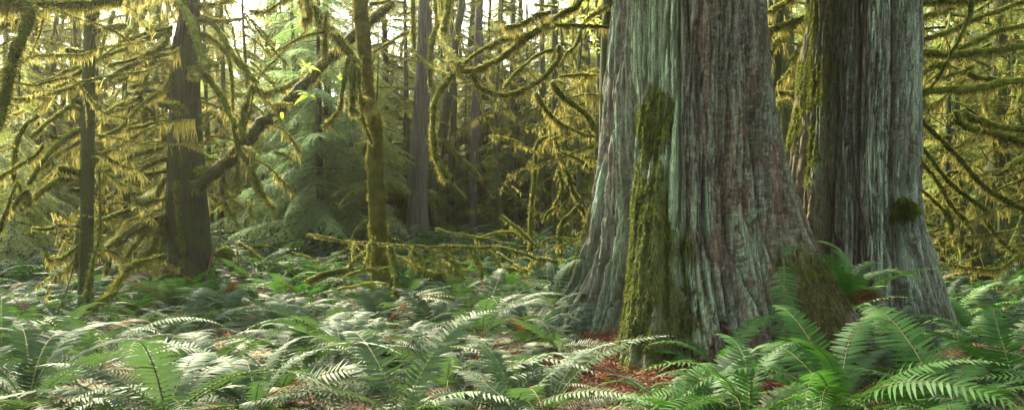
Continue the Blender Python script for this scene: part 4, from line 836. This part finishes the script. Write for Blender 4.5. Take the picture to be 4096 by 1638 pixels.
# ------------------------------------------------------------------ conifers with foliage
def spray(L, dens=1.0, droop=0.35, leaf=0.05, seed=0):
    """one limb along +X of unit-like length L: wood (slot 1), needles (slot 0), hanging moss (slot 2)"""
    r = np.random.default_rng(seed); mb = MB(); n = 14; t = np.linspace(0,1,n)
    p = np.stack([L*t, 0.06*L*np.sin(t*3+seed), 0.10*L*t-droop*L*t**2],1); tube(mb, p, np.linspace(0.018,0.004,n)*max(1,L/2), 4, 0, 1, 1, cap=False)
    kt = int(L/0.085*dens); B=[]; D=[]; LL=[]
    for i in range(kt):
        u = 0.12+0.88*(i+r.random())/kt; b = np.array([np.interp(u,t,p[:,c]) for c in range(3)]); sg = 1 if i%2 else -1
        l = L*(0.34*(1-u)+0.10)*r.uniform(.6,1.2); an = sg*rad(r.uniform(38,68)); d = np.array([cos(an), sin(an), -0.15-0.35*r.random()])
        m = max(3,int(l/0.030)); s = np.linspace(0.05,1,m); q_ = b+np.outer(s*l,d); q_[:,2] -= 0.35*l*s**2
        nd = np.repeat(q_,2,0); sd = np.tile([1,-1],m)[:,None]*np.cross(d,[0,0,1])[None,:]; dd = sd*0.8+d*0.8+r.normal(size=(2*m,3))*0.22
        B.append(nd); D.append(dd); LL.append(leaf*(1.15-0.6*np.repeat(s,2))*r.uniform(.7,1.3,2*m))
        if r.random() < .25: tube(mb, q_[::max(1,m//3)], np.linspace(.004,.002,len(q_[::max(1,m//3)])), 3, 0, 1, 1, cap=False)
    B=np.vstack(B); D=np.vstack(D); LL=np.concatenate(LL); D/=np.linalg.norm(D,axis=1)[:,None]
    k=len(B); W=np.cross(D,[0,0,1.0])+r.normal(size=(k,3))*.25; W/=np.linalg.norm(W,axis=1)[:,None]
    V=np.stack([B, B+D*LL[:,None]*.5+W*(LL*.22)[:,None], B+D*LL[:,None], B+D*LL[:,None]*.5-W*(LL*.22)[:,None]],1); V[:,2,2]-=LL*.2
    mb.add(V.reshape(-1,3), None, np.arange(k)[:,None]*4+np.array([[0,1,2,3]]), 0)
    ms = MB(); fringe(ms, p, np.full(n,.02), 26, 0.30, 0.018, 0, r, seed)
    return mb, ms
SPR = [[spray(L, 1.7, random.uniform(.15,.5), 0.062, 10*i+j) for j in range(3)] for i, L in enumerate((0.9,1.6,2.4))]
def giant_shade_crown(t, cx, cy, seed, n=46):
    random.seed(seed); cr = MB()
    for k in range(n):
        z = 7.2+5.6*(k+random.random())/n; a, b = random.choice(SPR[2]); s = random.uniform(1.3,1.9); A_ = random.random()*6.28
        cr.merge(a, Rz(A_)@Ry(rad(random.uniform(-10,15)))*s, np.array([cx+.5*cos(A_), cy+.5*sin(A_), z]))
    cr.build('crown', [M_NEEDLE, M_TWIG, M_FRINGE], t)
giant_shade_crown(cedar1, 2.23, 9.3, 5); giant_shade_crown(cedar2, 5.3, 11.0, 6, 36)  # cedar crowns above the frame, added to shade the trunks and ferns below
def conifer(name, H, rb, z0, nl, r0, mat, seed, mossy=0.6, droop=0.0):
    random.seed(seed); t = thing(name, None, 'tree', (0,0,0))
    mb = MB(); zz = np.linspace(-.2,H,30); p = np.stack([0.12*np.sin(zz*.35+seed),0.12*np.cos(zz*.3+seed*2),zz],1); p[:,:2] -= p[0,:2]
    tube(mb, p, r0*(1-0.9*np.clip(zz/H,0,1))+r0*.35*np.exp(-zz*1.5), 14, .08, 1.2, 0, seed, .1); mb.build('trunk', M_BARK, t)
    cr = MB(); ms = MB()
    for k in range(nl):
        z = z0+(H-z0)*((k+random.random())/nl)**1.05
        if z > 9 and random.random() < 0.35: continue
        R_ = rb*(1-(z-z0*0.6)/(H-z0*0.6))**0.75*random.uniform(.55,1.1)+.15
        i = 0 if R_ < 1.2 else (1 if R_ < 2.0 else 2); a, b = random.choice(SPR[i]); s = R_/(0.9,1.6,2.4)[i]
        M = Rz(random.random()*6.28)@Ry(rad(random.uniform(-8,22)+droop))@Rx(random.gauss(0,.25))*s
        c = np.array([np.interp(z,zz,p[:,0]),np.interp(z,zz,p[:,1]),z]); cr.merge(a, M, c)
        if random.random() < mossy:
            # moss hangs straight down whatever the limb's tilt
            V = np.concatenate(b.V); ms.merge(b, M, c)
    cr.build('crown', [mat, M_TWIG, M_FRINGE], t)
    if ms.n: ms.build('hanging_moss', [M_FRINGE], t)
    note_kids(t); return t
CON = [conifer('hemlock_tree', 15, 3.6, 0.5, 190, .22, M_NEEDLE, 1), conifer('hemlock_tree', 19, 4.0, 1.2, 220, .28, M_NEEDLE, 2, .8), conifer('hemlock_tree', 11, 3.0, 0.3, 130, .15, M_NEEDLE, 3, .5), conifer('young_cedar', 9, 2.6, 0.2, 110, .12, M_NEEDLEB, 4, .3, 8), conifer('hemlock_tree', 6.5, 2.1, 0.2, 80, .09, M_NEEDLE, 5, .5, 4)]
first = [True]*len(CON)
def place(pl, first, i, x, y, s, label, group, z=None, rz=None):
    o = pl[i] if first[i] else copy_tree(pl[i]); first[i] = False
    o.location = (x, y, float(gz(x,y)) if z is None else z); o.rotation_euler = (0,0,random.random()*6.28 if rz is None else rz); o.scale = (s,s,s)
    o['label'] = label; o['category'] = 'tree'; o['group'] = group; return o
# mid-distance bare mossy trees
def mossy_proto(H, r0, nb, seed, z0=.8):
    random.seed(seed); t = thing('moss_draped_tree', None, 'tree', (0,0,0)); zz = np.linspace(-.2,H,34)
    p = np.stack([0.10*np.sin(zz*.6+seed),0.10*np.cos(zz*.5+seed*2),zz],1); p[:,:2] -= p[0,:2]
    mb = MB(); tube(mb, p, r0*(1-0.6*np.clip(zz/H,0,1))+r0*.3*np.exp(-zz*2), 12, .12, 2, 0, seed, .1); mb.build('trunk', M_BARKM, t)
    for k in range(nb):
        z = z0+(H-z0-.5)*(k+random.random())/nb; a = random.random()*6.28; L = random.uniform(.7,2.6)*(1-.35*z/H); up = random.uniform(-.5,.35)
        c = np.array([np.interp(z,zz,p[:,0]),np.interp(z,zz,p[:,1]),z]); u = np.array([cos(a),sin(a),0]); v = np.array([-sin(a),cos(a),0])
        n = 16; tt = np.linspace(0,1,n); cu = random.gauss(0,.25)
        b = c+np.outer(tt*L,u)+np.outer(cu*L*tt**2,v); b[:,2] += up*L*tt-(0.15+.35*random.random())*L*tt**2; rr = np.linspace(.032,.012,n)*random.uniform(.7,1.3)
        m = MB(); tube(m, b, rr, 6, .2, 6, 0, k); fuzz(m, b, rr, 90, .02, .07, .018, 0); fringe(m, b, rr, 160, random.uniform(.15,.5), .012, 1, seed=k+seed*31)
        for _ in range(3):
            j = random.randrange(3,n-1); e = b[j]+np.array([random.gauss(0,.25),random.gauss(0,.25),random.uniform(-.4,.15)]); m2 = np.linspace(0,1,5)[:,None]; tw = b[j]*(1-m2)+e*m2
            tube(m, tw, np.linspace(.012,.005,5), 4, 0, 1, 0); fringe(m, tw, np.full(5,.01), 100, .25, .016, 1, seed=k)
        m.build('branch', [M_MOSS, M_FRINGE], t)
    note_kids(t); return t
MOS = [mossy_proto(9, .10, 26, 21), mossy_proto(7, .07, 20, 22), mossy_proto(11, .15, 30, 23, 1.5)]
firstm = [True]*3
random.seed(77)
HID = {}
def gapname(px):
    x = px/1.5901
    for a, n in ((0,'beyond the left edge'),(200,'left of the slender mossy trunk'),(430,'between slender trunk and spruce'),(640,'just right of the spruce'),(900,'left of the mossy maple'),(1030,'between maple and straight grey cedar'),(1180,'around the grey-blue slim trunk'),(1520,'left of the giant cedar'),(1930,'behind the giant cedar'),(2040,'between the two giant cedars'),(2310,'behind the second cedar'),(2576,'right of the second cedar')):
        if x < a or a == 2576: return n
    return 'beyond the right edge'
MP = [(60,20.8,1,0.9),(520,21.5,0,1),(250,22,0,1.1),(120,21,2,0.9),(620,23,1,1.1),(880,22,0,1),(980,22,1,1.1),(1120,23,0,0.9),(1700,28.5,1,1.0),(1830,28.5,0,1.1),(1960,29.25,2,0.9),(2110,27.0,0,1),(2180,27.75,1,1.15),(2280,27.0,2,1),(2360,30.75,1,1),(2000,30.0,0,1.2),(2330,28.5,0,1.2),(3090,16,0,1),(3160,19,2,1.1),(3760,16,1,1.1),(3870,18,0,1.1),(4020,17,1,1.2),(4080,14.8,1,0.9),(3700,20,2,1),(1450,27.0,2,1.1),(1780,30.0,0,1.3),(700,24,0,1.3),(400,23,2,1.2),(150,24,0,1.3),(2400,30.0,0,1.3),(1560,27.0,1,1.1),(850,26,1,1.4),(30,22,0,1.1),(330,21,1,1.1),(1500,24,1,1.0),(1620,23,0,1.0),(1800,24.5,2,1),(1930,25.5,1,1.1),(2010,22.5,0,0.9),(2090,25,1,1.1),(2260,23.5,1,1.1),(2340,20,0,0.9),(2160,23.5,0,1)]
for (px, d, i, s) in MP:
    x = (px-2048)/FPX*d; place(MOS, firstm, i, x, d, s, 'bare tree hung with long moss, '+gapname(px)+(', nearer row' if d < 19 else ', farther row'), 'moss-draped trees '+gapname(px))
CP = [(1290,19.5,3,1.0),(1180,22,3,1.1),(1400,21,4,1.2),(1330,24,2,1.2),(1250,28,0,1.2),(1560,25,2,1.2),(1480,19,4,.8)]
CP += [(120,26,0,1.0),(-80,22,2,1),(230,30,2,1.2),(560,29,0,1.05),(660,25,4,1.2),(880,30,2,1.3),(1000,27,4,1.3),(1080,34,0,1.2),(1700,30,0,1.1),(1820,33,1,1),(1950,27,4,1.3),(2060,31,2,1.2),(2200,28,0,1),(2350,32,0,1.1),(3100,24,2,1.2),(3180,32,0,1.2),
       (3720,23,2,1.2),(3830,27,0,1),(3960,22,4,1.3),(4060,26,0,1.1),(4180,21,2,1.1),(3650,29,1,1),(3900,33,0,1.2),(4100,34,1,1.1),(3780,18.5,4,.9),(4000,19.5,4,.9),(1600,26,4,1.1),(1690,24,4,.8),(1770,27,2,.8),(1850,25,4,.9),(1920,26,2,.8),(1990,24.5,4,.8),(2080,26,4,1),(2140,25,4,.8),(2230,25,2,.8),(2300,24,4,.8),(1460,22,4,.9),(700,20,4,.7),(180,21,4,.8),(4300,25,0,1),(40,17,4,0.9)]
for (px, d, i, s) in CP:
    x = (px-2048)/FPX*d; place(CON, first, i, x, d, s, ('blue-green young cedar with drooping sprays, ' if i==3 else ('bushy young hemlock with fine foliage, ' if i in (2,4) else 'tall hemlock with drooping foliage, '))+gapname(px)+(', nearer row' if d < 25 else ', middle row'), 'leafy conifers '+gapname(px))
for row, (d0, n) in enumerate(((33,20),(41,24),(52,26),(66,30))):
    for k in range(n):
        px = -500+5100*(k+random.uniform(.1,.9))/n; d = d0*random.uniform(.92,1.1); i = random.choice((0,1,1,2)); s = random.uniform(0.72,0.95) if row < 2 else random.uniform(1.0,1.3)
        if row > 0 and (-100 < px < 260) and random.random() < .5: continue
        x = (px-2048)/FPX*d; place(CON, first, i, x, d, s, 'hazy distant conifer in the '+['third','fourth','fifth','farthest'][row]+' row, '+gapname(px), 'distant conifers '+gapname(px))
def surround():  # conifers out of view, added to shade the foreground from behind the camera
    sp = [spray(2.6, .45, .4, .19, 900+k)[0] for k in range(3)]; mb = MB(); random.seed(55)
    for (x, y, s_) in [(-15,2,1),(-13,-5,1.1),(-8,-9,1.2),(-3,-10,1),(2.5,-9.5,1.1),(8,-8,1.2),(12.5,-3,1),(16,3,1.1),(-5,-16,1.3),(6,-16,1.3),(0,-22,1.4),(-14,-14,1.3),(15,-13,1.3)]:
        zz = np.linspace(-.2,15*s_,12); tube(mb, np.stack([x+0*zz,y+0*zz,zz],1), .25*(1-.9*zz.clip(0)/(15*s_)), 8, 0, 1, 1)
        for k in range(70):
            z = 1.5+12.5*(k/70); R_ = 3.4*(1-z/17)**.7*random.uniform(.7,1.1)*s_
            mb.merge(random.choice(sp), Rz(random.random()*6.28)@Ry(rad(random.uniform(-5,20)))*(R_/2.6), np.array([x,y,z*s_]))
    tag(mb.build('unseen_shade_forest', [M_NEEDLE, M_BARK]), 'unseen conifers added behind and beside the viewer to shade the foreground', 'forest', kind='stuff')
surround()
# licorice ferns and yellow-green leaves on the leaning log
FL = [mb.mesh('frond', [M_YLEAF, M_STEM]) for mb in FRONDS[:2]]
for (r, x, y, d, n, s) in [(2,290,345,15.3,8,.34),(2,300,480,15.0,6,.38),(2,165,610,14.9,3,.36),(1,1060,800,14.7,5,.34),(2,440,390,13.0,3,.25)]:
    t = thing('licorice_fern', 'yellow-green licorice fern '+{(2,290):'on top of the leaning log',(2,300):'drooping under the upper part of the leaning log',(2,165):'hanging below the middle of the leaning log',(1,1060):'on the lower end of the leaning log',(2,440):'hanging from the thick drooping maple limb'}[(r,x)], 'fern', tuple(P(*q(r,x,y),d)), 'licorice ferns growing on mossy wood')
    for k in range(n): put(random.choice(FL), 'frond', t, (0,0,0), (random.gauss(0,.5), random.uniform(-.6,.6), random.random()*6.28), s*random.uniform(.7,1.2))

# ------------------------------------------------------------------ litter on the ground
def litter():
    mb = MB(); k = 42000; r = RNG
    cx = [(0.35,8.0,.8,.5),(1.0,8.2,.55,.35),(4.05,9.8,.5,.5),(1.6,7.0,.9,.4),(3.4,7.6,1.2,.5)]
    sel = r.integers(0,9,k); y = 4.5+r.random(k)**1.2*12; x = r.uniform(-1,1,k)*y*.75
    for i,(a,b,sx,sy) in enumerate(cx): m = sel==i; x[m] = a+r.normal(size=m.sum())*sx; y[m] = b+r.normal(size=m.sum())*sy
    z = gz(x,y)+.01+np.abs(r.normal(size=k))*.03*(sel<5)+.005
    a = r.random(k)*6.28; d = np.stack([np.cos(a),np.sin(a),r.normal(size=k)*.35],1)
    blades(mb, np.stack([x,y,z],1), d, .04+.10*r.random(k)**2, .008+.010*r.random(k), .2, 0)
    m = leaf_mat('cedar_litter', [(0.045,0.016,0.009),(0.10,0.038,0.022),(0.15,0.07,0.040)], (.3,.1,.05), .1, .85, 3, .2, .1)
    tag(mb.build('cedar_litter', [m]), 'reddish brown fallen cedar sprays and needles covering the bare ground', 'litter', kind='stuff')
litter()
def maple_leaf(seed):
    mb = MB(); r = np.random.default_rng(seed); pts=[(0,0)]
    lob = [(-2.3,.55),(-1.9,.30),(-1.35,.92),(-.95,.38),(-.65,.80),(-.32,.45),(0,1.1),(.32,.45),(.65,.80),(.95,.38),(1.35,.92),(1.9,.30),(2.3,.55),(2.8,.2)]
    ang = [a for a,_ in lob]; rr = [b*r.uniform(.85,1.1) for _,b in lob]
    V = [(0,0,0)]+[(b*sin(a)*.1, b*cos(a)*.1, r.normal()*.012+b*b*.02*r.uniform(-1,1.5)) for a,b in zip(ang,rr)]
    T = [(0,i,i+1) for i in range(1,len(lob))]+[(0,len(lob),1)]
    mb.add(V,T,None,0); tube(mb, np.array([(0,0,0),(0,-.05,.01),(.01,-.12,.0)]), np.array([.002,.0015,.001]), 3, 0,1,1,cap=False)
    return mb.mesh('maple_leaf',[M_ML,M_TWIG],smooth=False)
M_ML = leaf_mat('fallen_maple_leaf', [(0.10,0.03,0.015),(0.24,0.075,0.02),(0.30,0.15,0.05)], (.5,.16,.04), .3, .6, 8, .3, .6)
ML = [maple_leaf(k) for k in range(5)]
for k in range(120):
    gx, gy, r_ = random.choice(gp); x = gx+random.gauss(0,.4); y = gy+random.gauss(0,.4)
    if (x-2.1)**2+(y-9.5)**2 < 1.8**2: continue
    o = put(random.choice(ML),'maple_leaf',None,(x,y,float(gz(x,y))+.03+random.random()*.05),(random.gauss(0,.35),random.gauss(0,.35),random.random()*6.28),random.uniform(.8,1.5))
    tag(o,'fallen rusty maple leaf lying on the ground '+where(2048+x/y*FPX),'leaf','fallen maple leaves')
print('objs', len(bpy.data.objects))

# ------------------------------------------------------------------ haze
def haze():
    mb = MB(); x0,x1,y0,y1,z0,z1 = -75,75,-12,95,-2.2,27
    V = [(x,y,z) for z in (z0,z1) for y in (y0,y1) for x in (x0,x1)]
    mb.add(V, None, [(0,2,3,1),(4,5,7,6),(0,1,5,4),(2,6,7,3),(0,4,6,2),(1,3,7,5)])
    m = bpy.data.materials.new('haze_air'); m.use_nodes = True; t = m.node_tree; t.nodes.clear()
    o = t.nodes.new('ShaderNodeOutputMaterial'); v = t.nodes.new('ShaderNodeVolumePrincipled')
    v.inputs['Color'].default_value = (1.0,0.94,0.80,1); v.inputs['Density'].default_value = 0.0004; v.inputs['Anisotropy'].default_value = 0.7
    t.links.new(v.outputs[0], o.inputs['Volume'])
    tag(mb.build('haze', m, None, smooth=False), 'thin golden morning haze filling the forest air', 'haze', kind='stuff')
haze()
